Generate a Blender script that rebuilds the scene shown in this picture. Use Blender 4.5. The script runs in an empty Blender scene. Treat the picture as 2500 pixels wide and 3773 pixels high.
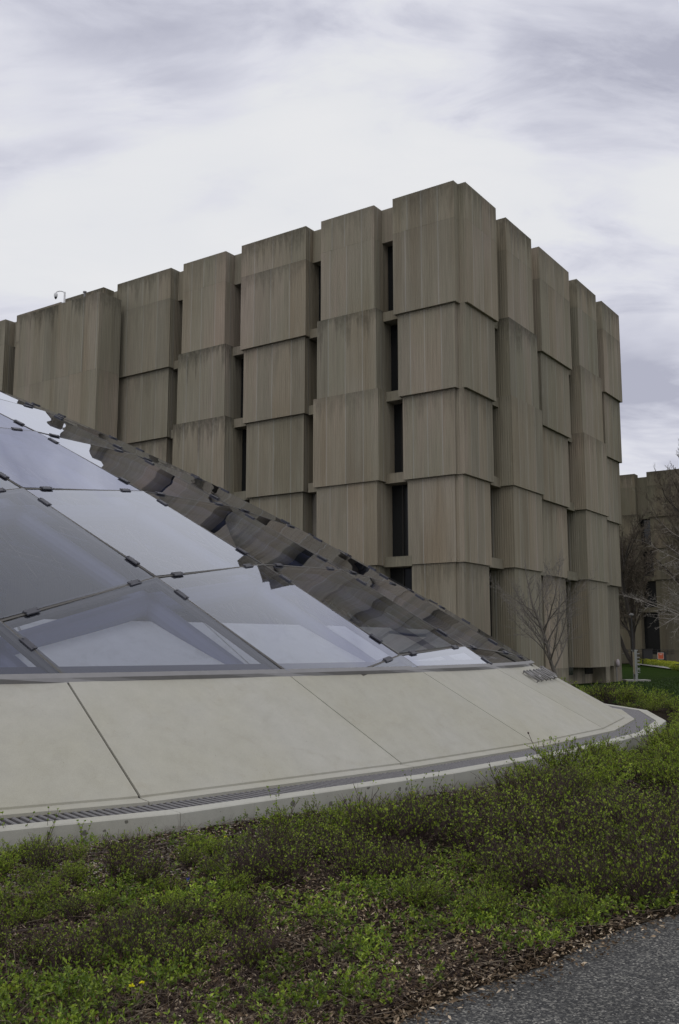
import bpy, bmesh, math, random
import numpy as np
from mathutils import Vector, Matrix, noise
random.seed(7); RNG = np.random.default_rng(7)
C = bpy.context.scene.collection
sc = bpy.context.scene
R = math.radians
# ------------------------------------------------------------------ camera
F_PX, PITCH, EYE = 3499.19, 0.1416, 1.65
cam_d = bpy.data.cameras.new('camera'); cam = bpy.data.objects.new('camera', cam_d); C.objects.link(cam)
cam_d.sensor_fit = 'VERTICAL'; cam_d.sensor_height = 24.0; cam_d.lens = F_PX / 3773 * 24.0
cam_d.clip_start = 0.05; cam_d.clip_end = 5000
cam.location = (0, 0, EYE); cam.rotation_euler = (math.pi / 2 + PITCH, 0, 0)
sc.camera = cam
# ------------------------------------------------------------------ sky, sun, exposure
SUN_EL, SUN_AZ = R(58), R(200)          # azimuth from north (+Y) clockwise
w = bpy.data.worlds.new('World'); sc.world = w; w.use_nodes = True
nt = w.node_tree; N = nt.nodes; Lk = nt.links; N.clear()
def nn(t, **k):
    n = N.new(t)
    for a, b in k.items(): setattr(n, a, b)
    return n
sky = nn('ShaderNodeTexSky', sky_type='NISHITA', sun_disc=False, sun_elevation=SUN_EL, sun_rotation=SUN_AZ)
sky.air_density = 1.5; sky.dust_density = 3.0
tc = nn('ShaderNodeTexCoord'); sp = nn('ShaderNodeSeparateXYZ'); Lk.new(tc.outputs['Generated'], sp.inputs[0])
def m_(op, a, b=None, c=None):
    n = nn('ShaderNodeMath', operation=op)
    for i, v in enumerate((a, b, c)):
        if v is None: continue
        if isinstance(v, (int, float)): n.inputs[i].default_value = v
        else: Lk.new(v, n.inputs[i])
    return n.outputs[0]
zc_ = m_('ADD', m_('MAXIMUM', sp.outputs[2], 0.0), 0.30)
cx_ = m_('DIVIDE', sp.outputs[0], zc_); cy_ = m_('DIVIDE', sp.outputs[1], zc_)
cb = nn('ShaderNodeCombineXYZ'); Lk.new(cx_, cb.inputs[0]); Lk.new(cy_, cb.inputs[1]); cb.inputs[2].default_value = 3.7
def cloud_noise(scale, detail, rough, off, dist=0.3):
    mp = nn('ShaderNodeMapping'); Lk.new(cb.outputs[0], mp.inputs[0]); mp.inputs['Location'].default_value = off
    mp.inputs['Rotation'].default_value = (0, 0, R(-28)); mp.inputs['Scale'].default_value = (0.62, 1.25, 1)
    n = nn('ShaderNodeTexNoise'); Lk.new(mp.outputs[0], n.inputs[0])
    n.inputs['Scale'].default_value = scale; n.inputs['Detail'].default_value = detail; n.inputs['Roughness'].default_value = rough
    n.inputs['Distortion'].default_value = dist
    return n.outputs[0]
n1 = cloud_noise(2.0, 5, 0.5, (5.3, 1.9, 0), 0.5); n2 = cloud_noise(6.5, 8, 0.6, (8.0, 2.2, 0), 0.5)
mixn = m_('ADD', m_('MULTIPLY', n1, 0.62), m_('MULTIPLY', n2, 0.38))
def look(px, py):
    a = (px - 1250) / F_PX; b = -(py - 1886.5) / F_PX; v = Vector((a, math.cos(PITCH) - b * math.sin(PITCH), math.sin(PITCH) + b * math.cos(PITCH))); return v.normalized()
BANKS = [((2230, 260), 6.0, 0.030), ((2440, 1500), 5.0, 0.10), ((60, 950), 8.0, 0.055), ((930, 790), 5.0, 0.045), ((260, 180), 9.0, 0.02), ((2150, 780), 4.0, 0.03), ((600, 560), 6.0, 0.045), ((1400, 100), 5.0, 0.03)]
for (px_, py_), rad_, amp_ in BANKS:      # the darker cloud banks of this sky
    dt = nn('ShaderNodeVectorMath', operation='DOT_PRODUCT'); Lk.new(tc.outputs['Generated'], dt.inputs[0]); dt.inputs[1].default_value = look(px_, py_)
    mr = nn('ShaderNodeMapRange', interpolation_type='SMOOTHERSTEP'); Lk.new(m_('ADD', dt.outputs['Value'], m_('MULTIPLY', m_('SUBTRACT', n2, 0.5), (1 - math.cos(R(rad_))) * 3.2)), mr.inputs[0])
    mr.inputs[1].default_value = math.cos(R(rad_ * 1.35)); mr.inputs[2].default_value = 1.0; mr.inputs[3].default_value = 0.0; mr.inputs[4].default_value = -amp_
    mixn = m_('ADD', mixn, mr.outputs[0])
rmp = nn('ShaderNodeValToRGB'); Lk.new(mixn, rmp.inputs[0])
e = rmp.color_ramp.elements
e[0].position = 0.33; e[0].color = (0.47, 0.48, 0.58, 1)
e[1].position = 0.58; e[1].color = (0.86, 0.865, 0.885, 1)
x = e.new(0.395); x.color = (0.64, 0.65, 0.745, 1)
x = e.new(0.44); x.color = (0.76, 0.768, 0.845, 1)
x = e.new(0.49); x.color = (0.83, 0.84, 0.87, 1)
SKY_K = 0.10
skym = nn('ShaderNodeVectorMath', operation='SCALE'); skym.inputs[3].default_value = 0.35; Lk.new(sky.outputs[0], skym.inputs[0])
cld = nn('ShaderNodeVectorMath', operation='SCALE'); Lk.new(rmp.outputs[0], cld.inputs[0]); cld.inputs[3].default_value = 1.0 / SKY_K
mx = nn('ShaderNodeMix', data_type='RGBA'); mx.inputs[0].default_value = 0.92
Lk.new(skym.outputs[0], mx.inputs[6]); Lk.new(cld.outputs[0], mx.inputs[7])
bg = nn('ShaderNodeBackground'); Lk.new(mx.outputs[2], bg.inputs[0]); bg.inputs[1].default_value = SKY_K
ow = nn('ShaderNodeOutputWorld'); Lk.new(bg.outputs[0], ow.inputs[0])
sd = bpy.data.lights.new('sun', 'SUN'); sd.energy = 0.55; sd.angle = R(25); sd.color = (1, 0.96, 0.9)
so = bpy.data.objects.new('sun', sd); C.objects.link(so)
dirv = Vector((math.sin(SUN_AZ) * math.cos(SUN_EL), math.cos(SUN_AZ) * math.cos(SUN_EL), math.sin(SUN_EL)))
so.rotation_euler = dirv.to_track_quat('Z', 'Y').to_euler(); so.location = (0, -20, 40)
sc.view_settings.view_transform = 'Standard'; sc.view_settings.look = 'None'
sc.view_settings.exposure = 0.0; sc.view_settings.gamma = 1.0
# ------------------------------------------------------------------ helpers
def tag(o, label=None, cat=None, group=None, kind=None):
    for k, v in (('label', label), ('category', cat), ('group', group), ('kind', kind)):
        if v: o[k] = v
    return o
def root(name, loc, label, cat, group=None):
    o = bpy.data.objects.new(name, None); C.objects.link(o); o.location = loc; o.empty_display_size = 0.3
    return tag(o, label, cat, group)
def mk(name, V, Fc, mat, parent=None, origin=None, smooth=False, attrs=None, kind=None, mats=None, midx=None):
    """world-space vertices -> one mesh object (below parent, kept in place)"""
    V = np.asarray(V, float).reshape(-1, 3)
    base = np.zeros(3)
    if parent is not None:
        p = parent
        while p is not None: base += np.array(p.location); p = p.parent
    elif origin is not None: base = np.array(origin, float)
    me = bpy.data.meshes.new(name)
    if isinstance(Fc, np.ndarray):
        n, k = Fc.shape
        me.vertices.add(len(V)); me.vertices.foreach_set('co', (V - base).astype(np.float32).ravel())
        me.loops.add(n * k); me.loops.foreach_set('vertex_index', Fc.astype(np.int32).ravel())
        me.polygons.add(n); me.polygons.foreach_set('loop_start', np.arange(0, n * k, k, dtype=np.int32))
        me.update(calc_edges=True)
    else:
        me.from_pydata([tuple(v) for v in (V - base)], [], [tuple(int(i) for i in f) for f in Fc])
    if attrs:
        for an, av in attrs.items():
            a = me.attributes.new(an, 'FLOAT', 'POINT'); a.data.foreach_set('value', np.asarray(av, np.float32))
    for m in (mats or [mat]): me.materials.append(m)
    if midx is not None: me.polygons.foreach_set('material_index', np.asarray(midx, np.int32))
    if smooth: me.polygons.foreach_set('use_smooth', np.ones(len(me.polygons), bool))
    me.update()
    o = bpy.data.objects.new(name, me); C.objects.link(o)
    if parent is not None: o.parent = parent
    elif origin is not None: o.location = origin
    if kind: o['kind'] = kind
    return o
class MB:
    """collects primitives in world space"""
    def __init__(s): s.V = []; s.F = []
    def add(s, V, Fc):
        n = len(s.V); s.V += [tuple(v) for v in V]; s.F += [tuple(i + n for i in f) for f in Fc]; return s
    def hexa(s, lo, hi):       # two quads (4 pts each) bottom/top ccw
        return s.add(list(lo) + list(hi), [(3, 2, 1, 0), (4, 5, 6, 7), (0, 1, 5, 4), (1, 2, 6, 5), (2, 3, 7, 6), (3, 0, 4, 7)])
    def box(s, x0, x1, y0, y1, z0, z1):
        q = [(x0, y0), (x1, y0), (x1, y1), (x0, y1)]
        return s.hexa([(*p, z0) for p in q], [(*p, z1) for p in q])
    def prism(s, pts, z0, z1):   # pts ccw in plan
        n = len(pts)
        return s.add([(p[0], p[1], z0) for p in pts] + [(p[0], p[1], z1) for p in pts],
                     [tuple(range(n))[::-1], tuple(range(n, 2 * n))] + [(i, (i + 1) % n, n + (i + 1) % n, n + i) for i in range(n)])
    def tube(s, pts, rad, n=6, cap=True):
        pts = [Vector(p) for p in pts]; k = len(pts)
        if not hasattr(rad, '__len__'): rad = [rad] * k
        rings = []
        a = None
        for i, p in enumerate(pts):
            d = (pts[min(i + 1, k - 1)] - pts[max(i - 1, 0)]).normalized()
            if a is None: a = d.orthogonal().normalized()
            a = (a - d * a.dot(d)).normalized(); b = d.cross(a)
            rings.append([p + (a * math.cos(2 * math.pi * j / n) + b * math.sin(2 * math.pi * j / n)) * rad[i] for j in range(n)])
        Vv = [tuple(v) for r in rings for v in r]; Ff = []
        for i in range(k - 1):
            for j in range(n):
                Ff.append((i * n + j, i * n + (j + 1) % n, (i + 1) * n + (j + 1) % n, (i + 1) * n + j))
        if cap: Ff += [tuple(range(n))[::-1], tuple((k - 1) * n + j for j in range(n))]
        return s.add(Vv, Ff)
    def obj(s, name, mat, parent=None, **k): return mk(name, s.V, s.F, mat, parent, **k)
def newmat(name):
    m = bpy.data.materials.new(name); m.use_nodes = True
    t = m.node_tree; b = t.nodes['Principled BSDF']
    return m, t, b
class G:
    """tiny node-graph helper"""
    def __init__(s, t): s.t = t
    def n(s, ty, ins=None, **k):
        q = s.t.nodes.new(ty)
        for a, b in k.items(): setattr(q, a, b)
        for a, b in (ins or {}).items():
            if hasattr(b, 'is_output') or isinstance(b, bpy.types.NodeSocket): s.t.links.new(b, q.inputs[a])
            else: q.inputs[a].default_value = b
        return q
    def math(s, op, a, b=0.0, c=0.0, clamp=False): return s.n('ShaderNodeMath', {0: a, 1: b, 2: c}, operation=op, use_clamp=clamp).outputs[0]
    def noise(s, vec, scale, detail=4, rough=0.55, sc3=None, dist=0.0, out=0):
        if sc3 is not None: vec = s.n('ShaderNodeMapping', {0: vec, 'Scale': sc3}).outputs[0]
        return s.n('ShaderNodeTexNoise', {'Vector': vec, 'Scale': scale, 'Detail': detail, 'Roughness': rough, 'Distortion': dist}).outputs[out]
    def ramp(s, f, stops, interp='LINEAR'):
        q = s.n('ShaderNodeValToRGB', {0: f}); q.color_ramp.interpolation = interp; el = q.color_ramp.elements
        while len(el) > 1: el.remove(el[-1])
        el[0].position = stops[0][0]; el[0].color = (*stops[0][1], 1) if len(stops[0][1]) == 3 else stops[0][1]
        for p, c in stops[1:]:
            x = el.new(p); x.color = (*c, 1) if len(c) == 3 else c
        return q.outputs[0]
    def mix(s, f, a, b, mode='MIX'):
        return s.n('ShaderNodeMix', {0: f, 6: a, 7: b}, data_type='RGBA', blend_type=mode).outputs[2]
    def rng(s, v, a, b, c=0.0, d=1.0): return s.n('ShaderNodeMapRange', {0: v, 1: a, 2: b, 3: c, 4: d}).outputs[0]
    def bump(s, h, dist, strength=1.0): return s.n('ShaderNodeBump', {'Height': h, 'Distance': dist, 'Strength': strength}).outputs[0]
g3 = lambda v: (v, v, v, 1)
c4 = lambda r, g, b: (r, g, b, 1)
# ------------------------------------------------------------------ materials
def mat_concrete(name, ca, cb_, cc, flute=True):
    m, t, b = newmat(name); q = G(t)
    P = q.n('ShaderNodeNewGeometry').outputs['Position']
    rnd = q.n('ShaderNodeObjectInfo').outputs['Random']
    # building-aligned coordinates
    U = q.n('ShaderNodeVectorRotate', {0: P, 'Angle': 0.6033}, rotation_type='Z_AXIS').outputs[0]
    big = q.noise(U, 0.45, 3, 0.5, (1, 1, 0.35))
    strip = q.noise(U, 2.6, 1, 0.4, (1, 1, 0.03))
    fine = q.noise(U, 26, 2, 0.6, (1, 1, 0.02))
    grit = q.noise(P, 55, 2, 0.7)
    col = q.ramp(q.math('ADD', q.math('MULTIPLY', big, 0.6), q.math('MULTIPLY', strip, 0.4)), [(0.36, ca), (0.5, cb_), (0.66, cc)])
    col = q.mix(1.0, col, q.n('ShaderNodeCombineColor', {0: q.rng(rnd, 0, 1, 0.93, 1.07), 1: q.rng(rnd, 0, 1, 0.95, 1.05), 2: q.rng(rnd, 0, 1, 0.96, 1.06)}).outputs[0], 'MULTIPLY')
    tone = q.n('ShaderNodeAttribute', attribute_name='tone').outputs['Fac']
    col = q.mix(1.0, col, q.ramp(q.math('MULTIPLY_ADD', q.math('SUBTRACT', big, 0.5), 0.8, tone), [(0.0, (0.88, 0.88, 0.89)), (0.35, (0.98, 0.99, 0.97)), (0.6, (1.0, 1.0, 1.0)), (0.85, (1.04, 1.0, 0.975)), (1.0, (1.09, 1.075, 1.10))]), 'MULTIPLY')
    f2 = q.rng(fine, 0.3, 0.7, 0.86, 1.12); g2 = q.rng(grit, 0.3, 0.7, 0.93, 1.07)
    mult = q.math('MULTIPLY', f2, g2)
    # pale efflorescence blotches
    eff = q.rng(q.noise(U, 0.9, 5, 0.7, (1, 1, 0.6), 0.8), 0.62, 0.74, 0, 0.35)
    col = q.mix(eff, col, c4(0.33, 0.31, 0.27))
    # dirt running down from exposed tops and painted recess shade (attributes painted per block)
    drop = q.n('ShaderNodeAttribute', attribute_name='drop').outputs['Fac']
    dirt_shade = q.n('ShaderNodeAttribute', attribute_name='dirt_shade').outputs['Fac']
    run = q.noise(U, 3.4, 4, 0.65, (1, 1, 0.05)); run2 = q.noise(U, 6.0, 3, 0.7, (1, 1, 0.6))
    ln = q.math('MULTIPLY', q.math('POWER', q.rng(run, 0.32, 0.70, 0.08, 1.0), 1.5), 2.1)
    st = q.math('SUBTRACT', 1.0, q.math('DIVIDE', drop, q.math('ADD', ln, 0.02)), clamp=True)
    st = q.math('MULTIPLY', q.math('MULTIPLY', q.math('POWER', st, 0.7), dirt_shade), q.rng(run2, 0.3, 0.6, 0.45, 1.0))
    mult = q.math('MULTIPLY', mult, q.rng(st, 0, 1, 1.0, 0.36))
    col = q.mix(1.0, col, q.n('ShaderNodeCombineColor', {0: mult, 1: mult, 2: mult}).outputs[0], 'MULTIPLY')
    t.links.new(col, b.inputs['Base Color']); b.inputs['Roughness'].default_value = 0.92
    b.inputs['Specular IOR Level'].default_value = 0.25
    h = q.math('ADD', q.math('MULTIPLY', grit, 0.4), q.math('MULTIPLY', fine, 0.6))
    t.links.new(q.bump(h, 0.012, 0.7), b.inputs['Normal'])
    return m
M = {}
M['fluted'] = mat_concrete('fluted concrete', c4(0.232, 0.202, 0.148), c4(0.262, 0.238, 0.183), c4(0.286, 0.246, 0.196))
M['seam'] = mat_concrete('smooth concrete seam', c4(0.30, 0.286, 0.25), c4(0.315, 0.30, 0.262), c4(0.325, 0.305, 0.27))
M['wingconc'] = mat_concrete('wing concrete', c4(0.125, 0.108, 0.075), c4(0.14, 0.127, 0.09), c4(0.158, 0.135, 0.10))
def simple(name, col, rough=0.6, metal=0.0, noise_amt=0.0, nscale=8, bump=0.0, spec=0.5):
    m, t, b = newmat(name); q = G(t)
    b.inputs['Roughness'].default_value = rough; b.inputs['Metallic'].default_value = metal; b.inputs['Specular IOR Level'].default_value = spec
    P = q.n('ShaderNodeNewGeometry').outputs['Position']
    nz = q.noise(P, nscale, 4, 0.6)
    k = q.rng(nz, 0.25, 0.75, 1 - noise_amt, 1 + noise_amt)
    t.links.new(q.mix(1.0, c4(*col), q.n('ShaderNodeCombineColor', {0: k, 1: k, 2: k}).outputs[0], 'MULTIPLY'), b.inputs['Base Color'])
    if bump: t.links.new(q.bump(nz, bump), b.inputs['Normal'])
    return m
M['dark'] = simple('dark window glass', (0.016, 0.017, 0.018), 0.12)
M['bronze'] = simple('bronze window frame', (0.03, 0.028, 0.025), 0.4, 0.5)
M['clamp'] = simple('painted steel clamp', (0.07, 0.07, 0.085), 0.45, 0.4, 0.15, 30)
M['bar'] = simple('grey brown glazing bar', (0.085, 0.078, 0.066), 0.6, 0.2, 0.2, 6)
M['tube'] = simple('slate painted tube', (0.17, 0.185, 0.28), 0.5, 0.0, 0.05, 3)
M['sill'] = simple('grey sill flashing', (0.22, 0.215, 0.22), 0.5, 0.3, 0.08, 5)
M['sealant'] = simple('grey sealant', (0.085, 0.08, 0.075), 0.6)
M['frit'] = simple('dark violet edge band', (0.045, 0.042, 0.062), 0.5)
M['grate'] = simple('galvanised grating', (0.165, 0.16, 0.168), 0.6, 0.2, 0.3, 45, 0.002)
M['pit'] = simple('drain channel', (0.012, 0.010, 0.014), 0.9, 0, 0.3, 12)
M['steel'] = simple('polished steel', (0.33, 0.34, 0.33), 0.3, 1.0, 0.06, 9)
M['brass'] = simple('dull brass plate', (0.25, 0.21, 0.14), 0.4, 0.6, 0.1, 9)
M['black'] = simple('black painted metal', (0.015, 0.015, 0.016), 0.5)
M['white'] = simple('white plastic', (0.72, 0.72, 0.74), 0.4)
M['floor'] = simple('interior floor', (0.06, 0.06, 0.075), 0.6, 0, 0.2, 1)
M['deskwood'] = simple('desk top', (0.33, 0.27, 0.2), 0.5, 0, 0.1, 2)
M['bark'] = simple('grey brown bark', (0.13, 0.115, 0.10), 0.9, 0, 0.35, 25, 0.01)
M['barkpale'] = simple('pale twig bark', (0.24, 0.22, 0.20), 0.9, 0, 0.25, 15)
M['twigbrown'] = simple('brown far twigs', (0.085, 0.068, 0.05), 0.95, 0, 0.3, 3)
M['barkmid'] = simple('grey twig bark', (0.17, 0.155, 0.14), 0.9, 0, 0.25, 15)
M['barkdark'] = simple('dark bark', (0.045, 0.038, 0.032), 0.95, 0, 0.35, 12, 0.01)
M['twig'] = simple('dark reddish twig', (0.050, 0.030, 0.027), 0.8, 0, 0.5, 14)
M['strawtwig'] = simple('dry twig', (0.20, 0.16, 0.115), 0.85, 0, 0.5, 9)
M['pipe'] = simple('brown plastic hose', (0.055, 0.035, 0.026), 0.5)
M['yellow'] = simple('dandelion petals', (0.80, 0.76, 0.01), 0.7, 0, 0.15, 60)
M['blue'] = simple('blue plastic scrap', (0.02, 0.05, 0.45), 0.35)
M['paper'] = simple('pale litter scrap', (0.62, 0.58, 0.53), 0.8)
M['pathconc'] = simple('pale path concrete', (0.30, 0.295, 0.28), 0.9, 0, 0.12, 0.6)
M['orange'] = simple('orange printed board', (0.52, 0.10, 0.035), 0.6, 0, 0.15, 5)
M['soffit'] = simple('warm grey soffit', (0.22, 0.20, 0.17), 0.9, 0, 0.2, 2)  # mottled warm grey of the core wall
def mat_plinth(name, a, bcol, scale=1.0, holes=False):
    m, t, b = newmat(name); q = G(t)
    P = q.n('ShaderNodeNewGeometry').outputs['Position']; rnd = q.n('ShaderNodeObjectInfo').outputs['Random']
    big = q.noise(P, 0.55, 4, 0.55); mid = q.noise(P, 5, 5, 0.65); gr = q.noise(P, 120, 3, 0.75); vo = q.n('ShaderNodeTexVoronoi', {'Vector': P, 'Scale': 70.0}).outputs['Distance']
    col = q.mix(q.rng(big, 0.35, 0.65), c4(*a), c4(*bcol))
    k = q.math('MULTIPLY', q.math('MULTIPLY', q.rng(gr, 0.25, 0.75, 0.88, 1.12), q.rng(mid, 0.3, 0.7, 0.95, 1.05)), q.rng(rnd, 0, 1, 0.97, 1.03))
    spk = q.n('ShaderNodeTexVoronoi', {'Vector': P, 'Scale': 16.0}); sc1 = q.n('ShaderNodeSeparateColor', {0: spk.outputs['Color']}).outputs[0]
    dots = q.math('MULTIPLY', q.math('LESS_THAN', spk.outputs['Distance'], 0.075), q.math('GREATER_THAN', sc1, 0.80))
    col = q.mix(q.math('MULTIPLY', dots, 0.45), col, c4(0.13, 0.115, 0.085))
    smear = q.rng(q.noise(P, 1.0, 6, 0.7, (1.4, 0.5, 2.2), 2.0), 0.52, 0.70, 0, 0.30)
    col = q.mix(smear, col, c4(0.33, 0.315, 0.265))
    bl = q.rng(q.noise(P, 2.1, 6, 0.72, None, 1.2), 0.56, 0.72, 0, 0.22)
    col = q.mix(bl, col, c4(0.27, 0.235, 0.165))
    col = q.mix(1.0, col, q.n('ShaderNodeCombineColor', {0: k, 1: k, 2: k}).outputs[0], 'MULTIPLY')
    if holes:
        hn = q.n('ShaderNodeTexVoronoi', {'Vector': q.n('ShaderNodeVectorMath', {0: P, 1: q.n('ShaderNodeVectorMath', {0: q.noise(P, 25, 2, 0.5, out=1), 3: 0.03}, operation='SCALE').outputs[0]}, operation='ADD').outputs[0], 'Scale': 8.0, 'Randomness': 1.0})
        sel = q.math('GREATER_THAN', q.noise(P, 2.2, 2, 0.6), 0.40)
        hole = q.math('MULTIPLY', q.math('LESS_THAN', hn.outputs['Distance'], q.math('MULTIPLY', hn.outputs['Color'], 0.30)), sel)
        gz = q.n('ShaderNodeSeparateXYZ', {0: P}).outputs[2]
        low = q.math('LESS_THAN', gz, 0.185)
        hole = q.math('MULTIPLY', hole, low)
        col = q.mix(q.math('MULTIPLY', hole, 0.75), col, c4(0.07, 0.065, 0.055))
        # soil splash near the ground and run marks
        sp_ = q.rng(q.math('ADD', gz, q.math('MULTIPLY', mid, 0.09)), 0.05, 0.15, 0.5, 0)
        col = q.mix(sp_, col, c4(0.16, 0.13, 0.095))
    t.links.new(col, b.inputs['Base Color']); b.inputs['Roughness'].default_value = 0.85; b.inputs['Specular IOR Level'].default_value = 0.3
    t.links.new(q.bump(q.math('ADD', gr, q.math('MULTIPLY', mid, 1.5)), 0.002, 0.8), b.inputs['Normal'])
    return m
M['plinth'] = mat_plinth('buff cast concrete', (0.378, 0.364, 0.303), (0.398, 0.388, 0.35))
M['curb'] = mat_plinth('grey kerb concrete', (0.40, 0.39, 0.345), (0.46, 0.455, 0.415), holes=True)
M['inner'] = mat_plinth('inner concrete', (0.70, 0.69, 0.60), (0.75, 0.74, 0.66))
def mat_glass():
    m, t, b = newmat('coated dome glass'); q = G(t); t.nodes.remove(b)
    out = [n for n in t.nodes if n.type == 'OUTPUT_MATERIAL'][0]
    P = q.n('ShaderNodeNewGeometry').outputs['Position']
    fr = q.n('ShaderNodeFresnel', {'IOR': 1.52}).outputs[0]
    fac = q.ramp(fr, [(0.0, (.06,) * 3), (0.06, (.10,) * 3), (0.09, (.14,) * 3), (0.12, (.21,) * 3), (0.17, (.42,) * 3), (0.22, (.55,) * 3), (0.4, (.70,) * 3), (0.7, (.86,) * 3), (1.0, (1.0,) * 3)])
    tr = q.n('ShaderNodeBsdfTransparent', {0: c4(0.71, 0.74, 0.86)}).outputs[0]
    di = q.n('ShaderNodeBsdfDiffuse', {0: c4(0.42, 0.45, 0.66)}).outputs[0]
    base = q.n('ShaderNodeMixShader', {0: 0.02, 1: tr, 2: di}).outputs[0]
    gl = q.n('ShaderNodeBsdfGlossy', {0: c4(0.87, 0.895, 0.99), 'Roughness': 0.01}).outputs[0]
    mx_ = q.n('ShaderNodeMixShader', {0: fac, 1: base, 2: gl}).outputs[0]
    t.links.new(mx_, out.inputs[0])
    return m
M['glass'] = mat_glass()
def mat_attr(name, stops, rough=0.6, trans=0.0, spec=0.4, attr='rnd'):
    m, t, b = newmat(name); q = G(t)
    a = q.n('ShaderNodeAttribute', attribute_name=attr).outputs['Fac']
    col = q.ramp(a, stops)
    P = q.n('ShaderNodeNewGeometry').outputs['Position']
    k = q.rng(q.noise(P, 1.6, 3, 0.6), 0.32, 0.68, 0.68, 1.5)
    col = q.mix(1.0, col, q.n('ShaderNodeCombineColor', {0: k, 1: k, 2: k}).outputs[0], 'MULTIPLY')
    t.links.new(col, b.inputs['Base Color']); b.inputs['Roughness'].default_value = rough; b.inputs['Specular IOR Level'].default_value = spec
    if trans:
        out = [n for n in t.nodes if n.type == 'OUTPUT_MATERIAL'][0]
        tl = q.n('ShaderNodeBsdfTranslucent', {0: col}).outputs[0]
        t.links.new(q.n('ShaderNodeMixShader', {0: trans, 1: b.outputs[0], 2: tl}).outputs[0], out.inputs[0])
    return m
M['leaf'] = mat_attr('fresh green leaf', [(0, (0.050, 0.092, 0.012)), (0.5, (0.150, 0.225, 0.022)), (0.88, (0.35, 0.45, 0.05)), (1.0, (0.16, 0.085, 0.04))], 0.5, 0.3)
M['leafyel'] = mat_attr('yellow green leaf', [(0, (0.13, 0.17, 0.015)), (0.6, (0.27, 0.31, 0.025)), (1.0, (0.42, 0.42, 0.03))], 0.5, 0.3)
M['litter'] = mat_attr('dead leaf litter', [(0, (0.022, 0.015, 0.010)), (0.4, (0.105, 0.072, 0.045)), (0.7, (0.29, 0.215, 0.14)), (1.0, (0.62, 0.52, 0.40))], 0.85, 0.0, 0.2)
M['chips'] = mat_attr('weathered mulch chips', [(0, (0.06, 0.05, 0.042)), (0.5, (0.16, 0.14, 0.115)), (1.0, (0.50, 0.46, 0.40))], 0.9, 0.0, 0.2)
M['tuftm'] = mat_attr('lawn blades', [(0, (0.022, 0.045, 0.010)), (1, (0.05, 0.09, 0.018))], 0.6, 0.2)
def mat_ground(name, stops, scale, rough=0.95, bump=0.01, speck=None):
    m, t, b = newmat(name); q = G(t)
    P = q.n('ShaderNodeNewGeometry').outputs['Position']
    a = q.noise(P, scale, 6, 0.7); b2 = q.noise(P, scale * 0.08, 3, 0.6)
    f = q.math('ADD', q.math('MULTIPLY', a, 0.7), q.math('MULTIPLY', b2, 0.3))
    t.links.new(q.ramp(f, stops), b.inputs['Base Color']); b.inputs['Roughness'].default_value = rough; b.inputs['Specular IOR Level'].default_value = 0.03
    t.links.new(q.bump(a, bump), b.inputs['Normal'])
    return m
M['lawn'] = mat_ground('mown lawn', [(0.35, (0.012, 0.026, 0.004)), (0.5, (0.019, 0.037, 0.006)), (0.65, (0.028, 0.048, 0.009))], 6, 1.0, 0.05)
M['soil'] = mat_ground('dark soil', [(0.3, (0.008, 0.007, 0.005)), (0.55, (0.022, 0.017, 0.012)), (0.7, (0.045, 0.035, 0.025))], 30)
def mat_asphalt():
    m, t, b = newmat('coarse asphalt'); q = G(t)
    P = q.n('ShaderNodeNewGeometry').outputs['Position']
    P2 = q.n('ShaderNodeMapping', {0: P, 'Scale': (1, 1, 0.01)}).outputs[0]
    v1 = q.n('ShaderNodeTexVoronoi', {'Vector': P2, 'Scale': 95.0}); v2 = q.n('ShaderNodeTexVoronoi', {'Vector': P2, 'Scale': 62.0})
    big = q.noise(P, 1.3, 4, 0.6)
    s1 = q.n('ShaderNodeSeparateColor', {0: v1.outputs['Color']}).outputs[0]; s2 = q.n('ShaderNodeSeparateColor', {0: v2.outputs['Color']})
    col = q.ramp(s1, [(0.0, (0.014, 0.014, 0.016)), (0.5, (0.047, 0.047, 0.047)), (0.8, (0.105, 0.103, 0.096)), (1.0, (0.25, 0.24, 0.215))])
    big2 = q.math('GREATER_THAN', s2.outputs[1], 0.93)
    near = q.math('LESS_THAN', v2.outputs['Distance'], 0.33)
    col = q.mix(q.math('MULTIPLY', q.math('MULTIPLY', big2, near), 0.8), col, c4(0.40, 0.385, 0.35))
    k = q.math('MULTIPLY', q.rng(big, 0.3, 0.7, 0.70, 1.2), q.rng(q.noise(P, 7.0, 4, 0.7), 0.3, 0.7, 0.86, 1.12))
    col = q.mix(1.0, col, q.n('ShaderNodeCombineColor', {0: k, 1: k, 2: k}).outputs[0], 'MULTIPLY')
    t.links.new(col, b.inputs['Base Color']); b.inputs['Roughness'].default_value = 0.85
    t.links.new(q.bump(q.math('SUBTRACT', 1.0, v1.outputs['Distance']), 0.006, 0.9), b.inputs['Normal'])
    return m
M['asphalt'] = mat_asphalt()
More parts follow.
